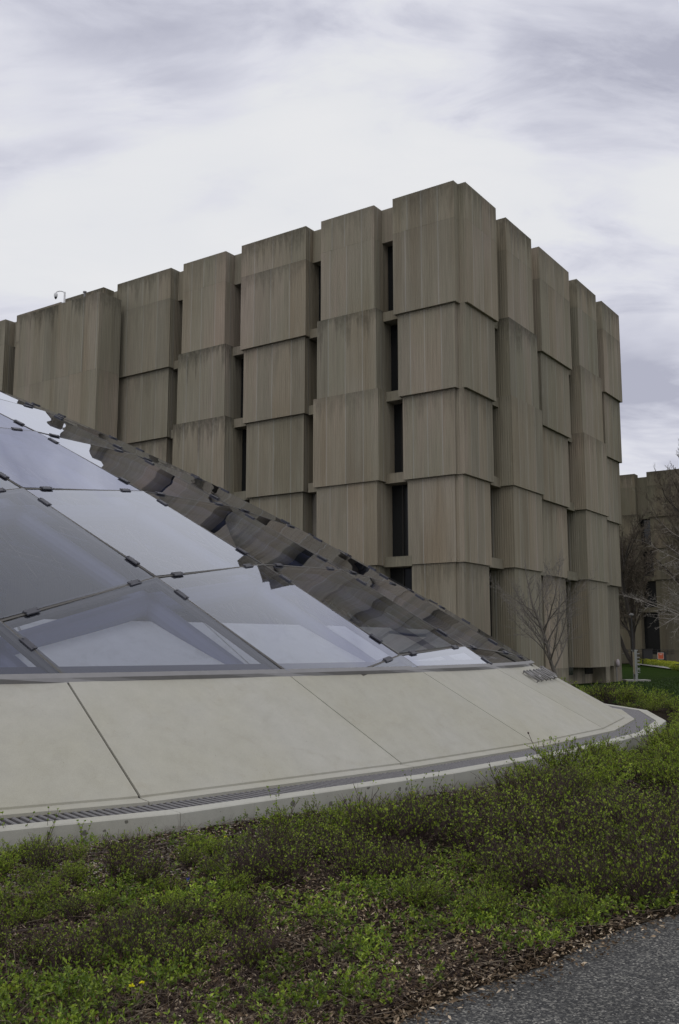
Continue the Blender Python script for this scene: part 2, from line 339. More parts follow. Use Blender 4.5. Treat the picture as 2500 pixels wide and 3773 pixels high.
# ------------------------------------------------------------------ building frame
TH = 0.6033; BX, BY = 4.2982, 33.7369
UX, UY, VX, VY = math.cos(TH), -math.sin(TH), math.sin(TH), math.cos(TH)
def W(u, v, z=0.0): return (BX + u * UX + v * VX, BY + u * UY + v * VY, z)
s_, t_, s2_, t2_ = 0.118, 0.117, 0.079, 0.123
e_, d_ = 0.3172, 0.3623
Z_TOP, Z_J = 19.12, 17.66
SLV = [(Z_TOP, Z_J, 0), (Z_J, 14.378, 0), (14.378, 11.132, 1), (11.132, 7.9125, 2), (7.9125, 4.707, 3), (4.707, 0.75, 4), (0.75, -0.2, 4)]
GLV = [(19.05, Z_J, 0), (Z_J, 14.758, 0), (14.758, 11.506, 1), (11.506, 7.9095, 2), (7.9095, 4.707, 1), (4.707, 0.75, 0), (0.75, -0.2, 0)]
lib = root('library_building', W(0, 0, 0), 'brown fluted concrete library block of overhanging stacked bays with narrow dark window slots', 'library building')
LIB_COPY = {}
def flute_line(p, q_, seams):
    """plan points from p to q_ (u,v), fluted with recessed grooves; returns pts and flag per segment (1 = smooth seam strip)"""
    L = math.hypot(q_[0] - p[0], q_[1] - p[1]); du, dv = (q_[0] - p[0]) / L, (q_[1] - p[1]) / L
    nu, nv = -dv, du                                       # inward normal for ccw order
    pts = [(0, 0, 0)]; x = 0.045; pitch = 0.098
    sx = [L * k for k in seams]
    pts = [(0.0, 0.0)]; flags = []
    while x < L - 0.06:
        hit = [s0 for s0 in sx if x <= s0 < x + pitch]
        if hit:
            pts.append((x, 0.0)); flags.append(0); pts.append((x + 0.034, 0.0)); flags.append(1); x += 0.034; sx.remove(hit[0])
        else:
            dd = 0.007 + 0.007 * random.random()
            pts += [(x, 0.0), (x + 0.02, dd), (x + 0.048, dd), (x + 0.066, 0.0)]; flags += [0, 0, 0, 0]; x += pitch
    flags.append(0)
    tones = []; cur = random.random()
    for i in range(len(pts)):
        if i > 0 and flags[i - 1] == 1: cur = random.random()
        tones.append(cur)
    out = [(p[0] + du * a + nu * b, p[1] + dv * a + nv * b) for a, b in pts]
    return out, flags, tones
def block(name, outline, z1, z0, fl, dirt_shade=0.0, parent=lib, mat='fluted', seams=None, gap=0.0025):
    dirt_shade *= random.choice((0.25, 0.5, 0.8, 1.0, 1.15))
    """outline: ccw (u,v) corners; fl: which edges are fluted"""
    P = []; SG = []; TN = []
    n = len(outline)
    for i in range(n):
        a, b = outline[i], outline[(i + 1) % n]
        if i in fl:
            L = math.hypot(b[0] - a[0], b[1] - a[1])
            se = seams if (seams and i == fl[0]) else ([0.22, 0.5, 0.78] if L > 2.2 else ([0.3] if L > 0.5 else []))
            se = [x + random.uniform(-0.02, 0.02) for x in se]
            pts, fg, tn = flute_line(a, b, se); P += pts; SG += fg; TN += tn
        else: P.append(a); SG.append(0); TN.append(0.5)
    k = len(P); zt, zb = z1 - gap, z0 + gap
    V = [W(u, v, zb) for u, v in P] + [W(u, v, zt) for u, v in P]
    Fs = [tuple(range(k))[::-1], tuple(range(k, 2 * k))]; mi = [0, 0]
    for i in range(k): Fs.append((i, (i + 1) % k, k + (i + 1) % k, k + i)); mi.append(SG[i])
    drop = [zt - zb] * k + [0.0] * k
    return mk(name, V, Fs, None, parent, mats=[M[mat], M['seam']] if mat == 'fluted' else [M[mat], M[mat]], midx=mi, attrs={'drop': drop, 'dirt_shade': [dirt_shade] * (2 * k), 'tone': TN + TN})
BACK = 1.0
def S_left(ul, ur, parent=lib, lv=SLV, voff=0.0, mat='fluted', uoff=0.0):
    out = []
    for z1, z0, k in lv:
        v = k * s_ + voff; o = [(ul + k * t_ + uoff, v), (ur - k * t_ + uoff, v), (ur - k * t_ + uoff, BACK + voff), (ul + k * t_ + uoff, BACK + voff)]
        out.append(block('concrete_panel', o, z1, z0, [0, 1, 3], 0.8 if z1 > 19 else 0.5, parent, mat))
    return out
def G_left(ul, ur, parent=lib, lv=GLV, voff=0.0, mat='fluted', uoff=0.0):
    out = []
    for n_, (z1, z0, k) in enumerate(lv):
        v = -0.1012 - k * s2_ + voff; o = [(ul - k * t2_ + uoff, v), (ur + k * t2_ + uoff, v), (ur + k * t2_ + uoff, BACK + voff), (ul - k * t2_ + uoff, BACK + voff)]
        out.append(block('concrete_panel', o, z1, z0, [0, 1, 3], 0.8 if n_ in (0,) else (1.0 if n_ in (2, 3) else 0.1), parent, mat))
    return out
UB = -0.72
def S_right(v0, v1):
    for z1, z0, k in SLV:
        u = 0.2918 - k * s_; a, b = v0 + k * t_, v1 - k * t_
        if z0 < 0 and v1 > 17:    # base of the last bay: only the corner pier reaches the ground
            a = 16.55
        block('concrete_panel', [(u, a), (u, b), (UB, b), (UB, a)], z1, z0, [0, 1, 3], 0.8 if z1 > 19 else 0.5)
def G_right(v0, v1):
    for n_, (z1, z0, k) in enumerate(GLV):
        u = 0.3666 + k * s2_; a, b = v0 - k * t2_, v1 + k * t2_
        if z0 < 0 and v0 > 11: continue
        block('concrete_panel', [(u, a), (u, b), (UB, b), (UB, a)], z1, z0, [0, 1, 3], 0.8 if n_ == 0 else (1.0 if n_ in (2, 3) else 0.1))
# corner bay
for z1, z0, k in SLV:
    vf = min(k * s_, 0.40); dk = max(d_, vf + 0.07); sc_ = k * 0.1144 if k < 4 else 0.40
    ue = e_ - k * s_ if k < 4 else e_ - 0.43
    ul = -2.6884 + k * t_; vr = 3.023 - k * t_
    uc = -sc_
    if ue - uc < 0.3: ue = uc + 0.3
    o = [(ul, vf), (uc, vf), (uc, dk), (ue, dk), (ue, vr), (UB, vr), (UB, BACK), (ul, BACK)]
    block('concrete_panel', o, z1, z0, [0, 1, 2, 3, 4, 7], 0.8 if z1 > 19 else 0.5)
G_left(-6.0715, -3.4907); S_left(-10.4383, -6.9227); G_left(-13.8305, -11.2605); S_left(-18.3197, -14.7151)
G_left(-21.7, -19.15); S_left(-26.05, -22.5); G_left(-29.5, -26.86); S_left(-34.0, -30.4)
G_right(3.8598, 6.4296); S_right(7.4674, 10.9849); G_right(11.8139, 14.4215); S_right(15.5087, 18.1919)
# projecting solid bay on the left, boards about 1.05 m wide
FV, FR, FL_, FT = -1.66, -17.64, -23.5, 18.07
for z1, z0 in ((FT, 14.38), (14.38, 9.6), (9.6, 4.7), (4.7, -0.2)):
    xs = np.linspace(FL_, FR, 7)
    for a, b in zip(xs[:-1], xs[1:]):
        block('concrete_panel', [(a + 0.004, FV), (b - 0.004, FV), (b - 0.004, -0.75), (a + 0.004, -0.75)], z1, z0, [0], 0.9 if z1 > 18 else 0.1, seams=[0.97])
    for a, b, dd in ((FV + 0.16, -0.83, 1.0), (-0.83, -0.33, 0.7)):
        block('concrete_panel', [(FR - 0.3, a), (FR, a), (FR, b), (FR - 0.3, b)][0:4], z1, z0, [1], dd if z1 > 18 else 0.3, seams=[0.06])
block('concrete_panel', [(-20.9, -1.0), (-18.15, -1.0), (-18.15, -0.35), (-20.9, -0.35)], 18.62, 17.9, [0, 1], 0.8)
# core walls, window glass, parapet infill and spandrels in every slot
mb = MB()
for a, b in (((-36, -0.8), (1.06, 18.0)),):
    mb.hexa([W(a[0], b[0], -.2), W(a[1], b[0], -.2), W(a[1], b[1], -.2), W(a[0], b[1], -.2)], [W(a[0], b[0], 18.8), W(a[1], b[0], 18.8), W(a[1], b[1], 18.8), W(a[0], b[1], 18.8)])
mb.obj('core_wall', M['soffit'], lib)
LEV = [14.378, 11.132, 7.91, 4.707]
def uvbox(u0, u1, v0, v1, z0, z1): 
    q = MB(); q.hexa([W(u0, v0, z0), W(u1, v0, z0), W(u1, v1, z0), W(u0, v1, z0)], [W(u0, v0, z1), W(u1, v0, z1), W(u1, v1, z1), W(u0, v1, z1)]); return q
def flatblock(name, u0, u1, v0, v1, z0, z1, parent=lib, dirt_shade=0.3, mat='fluted'):
    V = [W(u0, v0, z0), W(u1, v0, z0), W(u1, v1, z0), W(u0, v1, z0), W(u0, v0, z1), W(u1, v0, z1), W(u1, v1, z1), W(u0, v1, z1)]
    return mk(name, V, [(3, 2, 1, 0), (4, 5, 6, 7), (0, 1, 5, 4), (1, 2, 6, 5), (2, 3, 7, 6), (3, 0, 4, 7)], M[mat], parent, attrs={'drop': [z1 - z0] * 4 + [0] * 4, 'dirt_shade': [dirt_shade] * 8, 'tone': [0.45] * 8})
def slot_left(ua, ub):       # ua<ub : widest gap between two bays
    ua -= 0.05; ub += 0.5; ua -= 0.02
    flatblock('parapet_wall', ua, ub, 0.5, 0.98, Z_J, 19.06)
    for z in LEV: flatblock('spandrel', ua, ub, 0.34, 0.98, z - 0.05, z + 0.33)
    tops = [Z_J] + [z - 0.05 for z in LEV]; bots = [z + 0.33 for z in LEV] + [0.4]
    for zt, zb in zip(tops, bots):
        wd = uvbox(ua, ub, 0.93, 0.965, zb, zt).obj('window', M['dark'], lib)
        uvbox((ua + ub) / 2 - 0.03, (ua + ub) / 2 + 0.03, 0.88, 0.928, zb, zt).obj('mullion', M['bronze'], wd)
def slot_right(va, vb):
    va -= 0.5; vb += 0.5
    flatblock('parapet_wall', UB + 0.02, -0.2, va, vb, Z_J, 19.06)
    for z in LEV: flatblock('spandrel', UB + 0.02, -0.05, va, vb, z - 0.05, z + 0.33)
    tops = [Z_J] + [z - 0.05 for z in LEV]; bots = [z + 0.33 for z in LEV] + [0.4]
    for zt, zb in zip(tops, bots): uvbox(-0.70, -0.66, va, vb, zb, zt).obj('window', M['dark'], lib)
for a, b in ((-3.49, -2.69), (-6.92, -6.07), (-11.26, -10.44), (-14.72, -13.83), (-19.15, -18.32), (-26.86, -26.05)): slot_left(a, b)
for a, b in ((3.02, 3.86), (6.43, 7.47), (10.98, 11.81), (14.42, 15.51)): slot_right(a, b)
# recess under the last bays, its inside shade painted into the wall colour
flatblock('recess_wall', UB - 0.1, -0.70, 11.5, 16.6, -0.2, 0.74, dirt_shade=0.9)
flatblock('recess_pier', -0.7, -0.02, 14.9, 15.5, -0.2, 0.74, dirt_shade=0.6)
fx = MB(); c0 = W(0.0, 16.75, 0.88)
for i in range(6):
    pass
nrm = Vector((UX, UY, 0)); tng = Vector((VX, VY, 0))
cc = Vector(c0) + nrm * -0.14
ring = [(0.02, 0.10), (0.06, 0.13), (0.12, 0.13), (0.17, 0.09), (0.19, 0.03)]
V_, F_ = [], []
for dd, rr_ in ring:
    for j in range(14):
        a = 2 * math.pi * j / 14; V_.append(tuple(cc + nrm * dd + tng * (math.cos(a) * rr_ * 0.8) + Vector((0, 0, math.sin(a) * rr_ * 1.5))))
for i in range(len(ring) - 1):
    for j in range(14): F_.append((i * 14 + j, i * 14 + (j + 1) % 14, (i + 1) * 14 + (j + 1) % 14, (i + 1) * 14 + j))
F_.append(tuple(range(56, 70))); F_.append(tuple(range(14))[::-1])
fxo = root('wall_fixture', tuple(cc), 'grey oval fixture with conduit fixed to the base of the far library corner', 'wall fixture')
mk('housing', V_, F_, simple('pinkish grey housing', (0.38, 0.34, 0.36), 0.5), fxo, smooth=True)
MB().tube([cc + nrm * 0.03 + Vector((0, 0, -0.1)), cc + nrm * 0.03 + Vector((0, 0, -0.88))], 0.02, 6).obj('conduit', M['sill'], fxo)
# ------------------------------------------------------------------ far wing, same module rhythm
wing = root('library_wing', W(-15, 68, 0), 'distant darker concrete library wing behind bare trees at the right edge', 'building')
def shiftlv(lv): return [(a + 0.9, b + 0.9 if b > 0 else b, k) for a, b, k in lv]
wv = 68.0
for (a, b, ty) in ((-33, -30.4, 'G'), (-29.5, -26, 'S'), (-25.1, -22.5, 'G'), (-21.6, -18.1, 'S'), (-17.1, -14.5, 'G'), (-13.3, -9.8, 'S'), (-8.7, -6.1, 'G'), (-5.1, -1.6, 'S'), (-0.7, 1.9, 'G'), (2.8, 6.3, 'S'), (7.2, 9.8, 'G'), (10.7, 14.2, 'S')):
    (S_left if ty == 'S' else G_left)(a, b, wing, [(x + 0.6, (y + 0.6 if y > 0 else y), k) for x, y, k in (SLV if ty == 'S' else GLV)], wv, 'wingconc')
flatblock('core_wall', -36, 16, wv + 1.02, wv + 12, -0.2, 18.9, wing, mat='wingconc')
for a, b in ((-30.4, -29.5), (-26, -25.1), (-22.5, -21.6), (-18.1, -17.1), (-14.5, -13.3), (-9.8, -8.7), (-6.1, -5.1), (-1.6, -0.7), (1.9, 2.8), (6.3, 7.2), (9.8, 10.7)):
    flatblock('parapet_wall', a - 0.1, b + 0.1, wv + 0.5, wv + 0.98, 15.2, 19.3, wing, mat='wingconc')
    for z in LEV: flatblock('spandrel', a - 0.1, b + 0.4, wv + 0.3, wv + 0.98, z + 0.5, z + 1.0, wing, mat='wingconc')
    for zt, zb in zip([15.2] + LEV, LEV + [0.2]): uvbox(a - 0.1, b + 0.4, wv + 0.93, wv + 0.97, zb + (1.0 if zb > 1 else 0), zt + (0.5 if zt < 15 else 0)).obj('window', M['dark'], wing)
# ------------------------------------------------------------------ ground
mk('ground', [(-1500, -1500, -0.03), (1500, -1500, -0.03), (1500, 2500, -0.03), (-1500, 2500, -0.03)], [(0, 1, 2, 3)], M['lawn'], kind='structure')
plz = [(29.5, 97.5), (25.0, 72.9), (30, 66), (60, 60), (90, 150), (-30, 150), (-20, 101), (27.5, 99.5)]
mk('path', [(x, y, 0.06) for x, y in plz], [tuple(range(len(plz)))], M['pathconc'], kind='structure')
# ------------------------------------------------------------------ dome geometry (fitted ellipsoid)
DCX, DCY, DA, DB, DPHI, DC, DZC, DZR, DRR = -54.139, 32.495, 42.128, 83.6202, -1.7626, 52.5264, -35.5681, 1.3631, 0.7111
AL1, AL2, O1, O2, S1, S2 = 1.2111, -0.4945, 8.6288, -8.3766, 2.6593, -2.2846
def rho2(x, y):
    dx, dy = x - DCX, y - DCY; c, s = math.cos(DPHI), math.sin(DPHI)
    return ((dx * c + dy * s) / DA) ** 2 + ((-dx * s + dy * c) / DB) ** 2
def surf(x, y): return DZC + DC * math.sqrt(max(1 - rho2(x, y), 0.0))
def node(i, j):
    a1, b1, a2, b2 = math.cos(AL1), math.sin(AL1), math.cos(AL2), math.sin(AL2)
    c1, c2 = O1 + i * S1, O2 + j * S2; D = a1 * b2 - a2 * b1
    return ((c1 * b2 - c2 * b1) / D, (a1 * c2 - a2 * c1) / D)
def dnorm(x, y):
    h = 0.02; gx = (surf(x + h, y) - surf(x - h, y)) / (2 * h); gy = (surf(x, y + h) - surf(x, y - h)) / (2 * h)
    return Vector((-gx, -gy, 1)).normalized()
R2 = DRR ** 2
dome = root('glass_dome', (-8, 20, 0), 'low glass dome of large clamped panes rising beside the concrete library', 'glass dome')
def project(P):
    x, y, z = P[0], P[1], P[2] - EYE; cp, sp_ = math.cos(PITCH), math.sin(PITCH)
    d = y * cp + z * sp_; u = -y * sp_ + z * cp
    return (1250 + F_PX * x / d, 1886.5 - F_PX * u / d) if d > 0.2 else (1e9, 1e9)
def clip_poly(pts, lim=R2):
    out = []
    for a, b in zip(pts, pts[1:] + pts[:1]):
        fa, fb = rho2(a[0], a[1]) - lim, rho2(b[0], b[1]) - lim
        if fa <= 0: out.append(a)
        if (fa < 0) != (fb < 0):
            t = fa / (fa - fb); out.append(tuple(a[k] + (b[k] - a[k]) * t for k in range(3)))
    return out
def cell_mesh(i, j, nsub, gapm=0.018, bulge=0.0025, dz=0.0):
    P = [node(i, j), node(i + 1, j), node(i + 1, j + 1), node(i, j + 1)]
    Zs = [surf(*p) for p in P]
    m0_ = sum(Zs) / 4; tw_ = (Zs[0] - Zs[1] + Zs[2] - Zs[3]) / 4; Zs = [Zs[0] - tw_, Zs[1] + tw_, Zs[2] - tw_, Zs[3] + tw_]      # plane pane
    ins = [rho2(*p) < R2 for p in P]
    if not any(ins): return None
    full = all(ins)
    g1 = gapm / S1; g2 = gapm / abs(S2)
    def pt(a, b):
        a2 = g1 + a * (1 - 2 * g1); b2 = g2 + b * (1 - 2 * g2)
        wts = ((1 - a2) * (1 - b2), a2 * (1 - b2), a2 * b2, (1 - a2) * b2)
        x = sum(w_ * p[0] for w_, p in zip(wts, P)); y = sum(w_ * p[1] for w_, p in zip(wts, P)); z = sum(w_ * q_ for w_, q_ in zip(wts, Zs))
        return (x, y, z + dz - bulge * 16 * a * (1 - a) * b * (1 - b) + (0.0034 * noise.noise(Vector((x * 0.85, y * 0.85, i * 3.7 + j * 1.3))) * (16 * a * (1 - a) * b * (1 - b)) if bulge else 0))
    V, Fs = [], []
    ns = nsub if full else max(nsub, 12)
    idx = {}
    def vid(p):
        k = (round(p[0], 4), round(p[1], 4)); 
        if k not in idx: idx[k] = len(V); V.append(p)
        return idx[k]
    for a in range(ns):
        for b in range(ns):
            q_ = [pt(a / ns, b / ns), pt((a + 1) / ns, b / ns), pt((a + 1) / ns, (b + 1) / ns), pt(a / ns, (b + 1) / ns)]
            if not full: q_ = clip_poly(q_)
            f = []
            for p in q_:
                v_ = vid(p)
                if v_ not in f: f.append(v_)
            if len(f) >= 3: Fs.append(tuple(f[::-1]))
    if not Fs: return None
    V2 = np.array(V); 
    # make normals point up
    a, b, c = (V2[Fs[0][k]] for k in range(3))
    if np.cross(b - a, c - a)[2] < 0: Fs = [f[::-1] for f in Fs]
    return V, Fs
near, far = [], []
for i in range(-26, 24):
    for j in range(-14, 34):
        c = node(i + 0.5, j + 0.5)
        P = [node(i, j), node(i + 1, j), node(i + 1, j + 1), node(i, j + 1)]
        if not any(rho2(*p) < R2 for p in P): continue
        inside = [p for p in P if rho2(*p) < R2 * 1.02]
        cc_ = np.mean([(p[0], p[1], surf(*p)) for p in P], axis=0)
        nv = dnorm(c[0], c[1]); toc = Vector((0, 0, EYE)) - Vector(cc_)
        cosv = nv.dot(toc.normalized()); dist = toc.length
        pj = [project((p[0], p[1], surf(*p))) for p in P]
        vis = dist < 34 and cosv > -0.10 and any(-900 < a < 3200 and -500 < b < 4200 for a, b in pj)
        (near if vis else far).append((i, j, dist, cosv))
def seg_visible(cells): return cells
for (i, j, dist, cosv) in near:
    r_ = cell_mesh(i, j, 14)
    if r_: mk('glass_pane', r_[0], r_[1], M['glass'], dome, smooth=True)
fv, ff = [], []
for (i, j, dist, cosv) in far:
    r_ = cell_mesh(i, j, 2, bulge=0)
    if r_:
        n0 = len(fv); fv += r_[0]; ff += [tuple(k + n0 for k in f) for f in r_[1]]
if fv: mk('glass_pane', fv, ff, M['glass'], dome, smooth=False, kind='stuff')
# glazing bars, tubes and clamps along every grid edge
nearset = {(i, j) for i, j, _, _ in near}
edges = {}
for (i, j) in nearset | {(i, j) for i, j, _, _ in far}:
    for a, b in (((i, j), (i + 1, j)), ((i, j), (i, j + 1)), ((i + 1, j), (i + 1, j + 1)), ((i, j + 1), (i + 1, j + 1))):
        edges[(a, b)] = edges.get((a, b), False) or (i, j) in nearset
def clip_edge(A, B):
    fa, fb = rho2(*A) - R2, rho2(*B) - R2
    if fa > 0 and fb > 0: return None
    if fa <= 0 and fb <= 0: return (0.0, 1.0)
    lo, hi = (0.0, 1.0)
    for _ in range(30):
        m2 = (lo + hi) / 2; p = (A[0] + (B[0] - A[0]) * m2, A[1] + (B[1] - A[1]) * m2)
        if (rho2(*p) - R2 > 0) == (fa > 0): lo = m2
        else: hi = m2
    return (lo, 1.0) if fa > 0 else (0.0, lo)
farT, farB = MB(), MB()
def obox(mb_, p0, p1, nrm_, w_, h_, lift):
    """box along p0->p1, width w_, thickness h_, top face `lift` above the points"""
    p0, p1 = Vector(p0), Vector(p1); d = (p1 - p0).normalized(); s0 = d.cross(nrm_).normalized() * (w_ / 2)
    t0 = nrm_ * lift; b0 = nrm_ * (lift - h_)
    return mb_.hexa([p0 - s0 + b0, p0 + s0 + b0, p1 + s0 + b0, p1 - s0 + b0], [p0 - s0 + t0, p0 + s0 + t0, p1 + s0 + t0, p1 - s0 + t0])
clampn = 0
for (na, nb), isn in sorted(edges.items()):
    A, B = node(*na), node(*nb); ce = clip_edge(A, B)
    if ce is None or ce[1] - ce[0] < 0.02: continue
    A3 = Vector((*A, surf(*A))); B3 = Vector((*B, surf(*B)))
    p0 = A3.lerp(B3, ce[0]); p1 = A3.lerp(B3, ce[1]); mid = (p0 + p1) / 2; nv = dnorm(mid.x, mid.y)
    if isn:
        q_ = MB(); obox(q_, p0, p1, nv, 0.16, 0.06, -0.026).obj('glazing_bar', M['bar'], dome)
        q_ = MB(); obox(q_, p0, p1, nv, 0.030, 0.028, 0.002).obj('sealant_strip', M['sealant'], dome)
        off = nv * -0.46
        q_ = MB(); q_.tube([p0 + off, p1 + off], 0.165, 14).obj('steel_tube', M['tube'], dome)
        for tt in (0.17, 0.83):
            if ce[0] + 0.03 < tt < ce[1] - 0.03:
                c = A3.lerp(B3, tt); dd = (B3 - A3).normalized() * 0.105
                q_ = MB(); obox(q_, c - dd, c + dd, nv, 0.082, 0.018, 0.022)
                s0 = dd.normalized().cross(nv)
                for k_ in (-0.07, 0.07):
                    cc2 = c + dd.normalized() * k_ * 1.3
                    q_.tube([cc2 + nv * 0.0232, cc2 + nv * 0.028], 0.014, 6)
                q_.obj('clamp', M['clamp'], dome); clampn += 1
    else:
        obox(farB, p0, p1, nv, 0.085, 0.06, -0.022); farT.tube([p0 + nv * -0.34, p1 + nv * -0.34], 0.095, 5, False)
farB.obj('glazing_bar', M['bar'], dome, kind='stuff'); farT.obj('steel_tube', M['tube'], dome, kind='stuff')
# ring nodes and joints ------------------------------------------------
def ring_on_line(i):
    n1_ = (math.cos(AL1), math.sin(AL1)); c = O1 + i * S1; b = (n1_[0] * c, n1_[1] * c); t1 = (-n1_[1], n1_[0])
    f = lambda t: rho2(b[0] + t * t1[0], b[1] + t * t1[1]) - R2
    A_ = (f(1) + f(-1) - 2 * f(0)) / 2; B_ = (f(1) - f(-1)) / 2; C_ = f(0); D_ = math.sqrt(B_ * B_ - 4 * A_ * C_)
    c2 = [((-B_ + s) / (2 * A_)) for s in (D_, -D_)]
    pts = [(b[0] + t * t1[0], b[1] + t * t1[1]) for t in c2]
    return min(pts, key=lambda p: math.hypot(*p))
def ell(th, rho):
    c, s = math.cos(DPHI), math.sin(DPHI); a, b = DA * rho * math.cos(th), DB * rho * math.sin(th)
    return (DCX + a * c - b * s, DCY + a * s + b * c)
def theta(p):
    dx, dy = p[0] - DCX, p[1] - DCY; c, s = math.cos(DPHI), math.sin(DPHI)
    return math.atan2((-dx * s + dy * c) / DB, (dx * c + dy * s) / DA)
Jv = [(-1.9, 9.31), (0.75, 11.92), (2.88, 14.45), (4.61, 16.99), (5.76, 19.6), (6.36, 22.55)]
Rv = [ring_on_line(i) for i in range(5)] + [None]
th5 = theta(Jv[5]); Rv[5] = ell(theta((Jv[5][0] - 0.3, Jv[5][1] + 0.1)), DRR)
RF = math.sqrt(rho2(*Jv[0]))
# continue both ways round the oval
def steps(th0, sgn, n, ds, rho):
    out = []; th = th0
    for _ in range(n):
        a, b = ell(th, rho), ell(th + 1e-3, rho); sp2 = math.hypot(a[0] - b[0], a[1] - b[1]) / 1e-3
        th += sgn * ds / sp2; out.append(th)
    return out
sg = 1 if theta(Jv[3]) > theta(Jv[1]) else -1
after = steps(theta(Jv[5]), sg, 22, 2.9, 0.731); before = steps(theta(Jv[0]), -sg, 16, 3.75, 0.731)
J = [ell(t, 0.731) for t in before[::-1]] + Jv + [ell(t, 0.731) for t in after]
RR = [ell(t, DRR) for t in before[::-1]] + Rv + [ell(t + 0.0, DRR) for t in after]
K0 = len(before)
def nrm_out(P, k):
    a, b = P[max(k - 1, 0)], P[min(k + 1, len(P) - 1)]
    dx, dy = b[0] - a[0], b[1] - a[1]; L = math.hypot(dx, dy); n = (dy / L, -dx / L)
    c = (P[k][0] - DCX, P[k][1] - DCY)
    return n if n[0] * c[0] + n[1] * c[1] > 0 else (-n[0], -n[1])
def offs(P, d): return [(p[0] + nrm_out(P, k)[0] * d, p[1] + nrm_out(P, k)[1] * d) for k, p in enumerate(P)]
# smoother outlines for grate and kerb: still polygonal, half-length chords
O_lip, O_gr, O_cb = offs(J, 0.20), offs(J, 0.60), offs(J, 0.80)
ZF, ZL, ZG = 0.255, 0.235, 0.205
plinth = root('concrete_plinth', (0.5, 12.5, 0), 'pale buff sloping concrete ring with joints below the dome glass', 'concrete plinth')
def lerp2(a, b, t): return (a[0] + (b[0] - a[0]) * t, a[1] + (b[1] - a[1]) * t)
def slab_pts(k):
    gp = 0.013
    L = math.dist(J[k], J[k + 1]); t0 = gp / L; t1 = 1 - gp / L
    return lerp2(RR[k], RR[k + 1], t0), lerp2(RR[k], RR[k + 1], t1), lerp2(J[k], J[k + 1], t1), lerp2(J[k], J[k + 1], t0)
for k in range(len(J) - 1):
    r0, r1, j1, j0 = slab_pts(k)
    lo = [(*j0, ZF - 0.25), (*j1, ZF - 0.25), (*r1, DZR - 0.3), (*r0, DZR - 0.3)]
    hi = [(*j0, ZF), (*j1, ZF), (*r1, DZR - 0.03), (*r0, DZR - 0.03)]
    if 0 <= k - K0 <= 5 or True:
        q_ = MB(); q_.hexa(lo, hi); q_.obj('concrete_slab', M['plinth'], plinth)
    # darker backing behind the joints
    q_ = MB(); a, b = J[k], J[k + 1]; c, d = RR[k], RR[k + 1]
    q_.add([(*a, ZF - 0.03), (*b, ZF - 0.03), (*d, DZR - 0.06), (*c, DZR - 0.06)], [(0, 1, 2, 3)])
    q_.obj('joint_backing', M['pit'], plinth)
    # sill flashing strip at glass foot, gently above the slab
    dxy = ((J[k][0] - RR[k][0]) * 0.045, (J[k][1] - RR[k][1]) * 0.045); dx2 = ((J[k + 1][0] - RR[k + 1][0]) * 0.045, (J[k + 1][1] - RR[k + 1][1]) * 0.045)
    ki = 6; V_ = []; F_ = []
    ta, tb = theta(RR[k]), theta(RR[k + 1])
    for s0 in range(ki + 1):
        th = ta + (tb - ta) * s0 / ki; e0 = ell(th, DRR - 0.0003); f_ = s0 / ki
        ox, oy = dxy[0] * (1 - f_) + dx2[0] * f_, dxy[1] * (1 - f_) + dx2[1] * f_
        pc = lerp2(RR[k], RR[k + 1], f_)
        V_ += [(e0[0], e0[1], DZR + 0.012), (e0[0] + ox, e0[1] + oy, DZR - 0.035), (pc[0] + ox * 1.1, pc[1] + oy * 1.1, DZR - 0.09)]
    for s0 in range(ki):
        b0 = s0 * 3; F_ += [(b0, b0 + 1, b0 + 4, b0 + 3), (b0 + 1, b0 + 2, b0 + 5, b0 + 4)]
    mk('sill_flashing', V_, F_, M['sill'], plinth)
    V_ = []; F_ = []
    for s0 in range(ki + 1):
        th = ta + (tb - ta) * s0 / ki; e0 = ell(th, DRR - 0.0004); e1 = ell(th, DRR - 0.0031)
        V_ += [(e0[0], e0[1], DZR - 0.06), (e1[0], e1[1], surf(*e1) - 0.085)]
    for s0 in range(ki): b0 = s0 * 2; F_ += [(b0, b0 + 1, b0 + 3, b0 + 2)]
    mk('edge_band', V_, F_, M['frit'], dome)
    # ledge between slab foot and grating
    gp = 0.008; L = math.dist(J[k], J[k + 1]); t0, t1 = gp / L, 1 - gp / L
    a0, a1, b1, b0 = lerp2(J[k], J[k + 1], t0), lerp2(J[k], J[k + 1], t1), lerp2(O_lip[k], O_lip[k + 1], t1), lerp2(O_lip[k], O_lip[k + 1], t0)
    q_ = MB(); q_.hexa([(*b0, -0.1), (*b1, -0.1), (*a1, -0.1), (*a0, -0.1)], [(*b0, ZL - 0.012), (*b1, ZL - 0.012), (*a1, ZL), (*a0, ZL)])
    q_.obj('ledge', M['plinth'], plinth)
# inside: floor, inner parapet, a few desks
fl = [ell(2 * math.pi * k / 60, 0.66) for k in range(60)]
mk('interior_floor', [(*p, -0.6) for p in fl], [tuple(range(60))], M['floor'], dome)
inr = MB()
for k in range(len(J) - 1):
    def inn(p, q_, d):
        n = nrm_out(RR, RR.index(p)); return (p[0] - n[0] * d, p[1] - n[1] * d)
    a, b = RR[k], RR[k + 1]
    a1, b1 = inn(a, b, 0.35), inn(b, a, 0.35); a2, b2 = inn(a, b, 1.75), inn(b, a, 1.75)
    e1, e2 = lerp2(a1, b1, 0.005), lerp2(a1, b1, 0.995); e3, e4 = lerp2(a2, b2, 0.995), lerp2(a2, b2, 0.005)
    q_ = MB(); q_.hexa([(*e1, -0.6), (*e2, -0.6), (*e3, -0.6), (*e4, -0.6)], [(*e1, 1.22), (*e2, 1.22), (*e3, 2.0), (*e4, 2.0)])
    q_.obj('inner_parapet', M['inner'], dome)
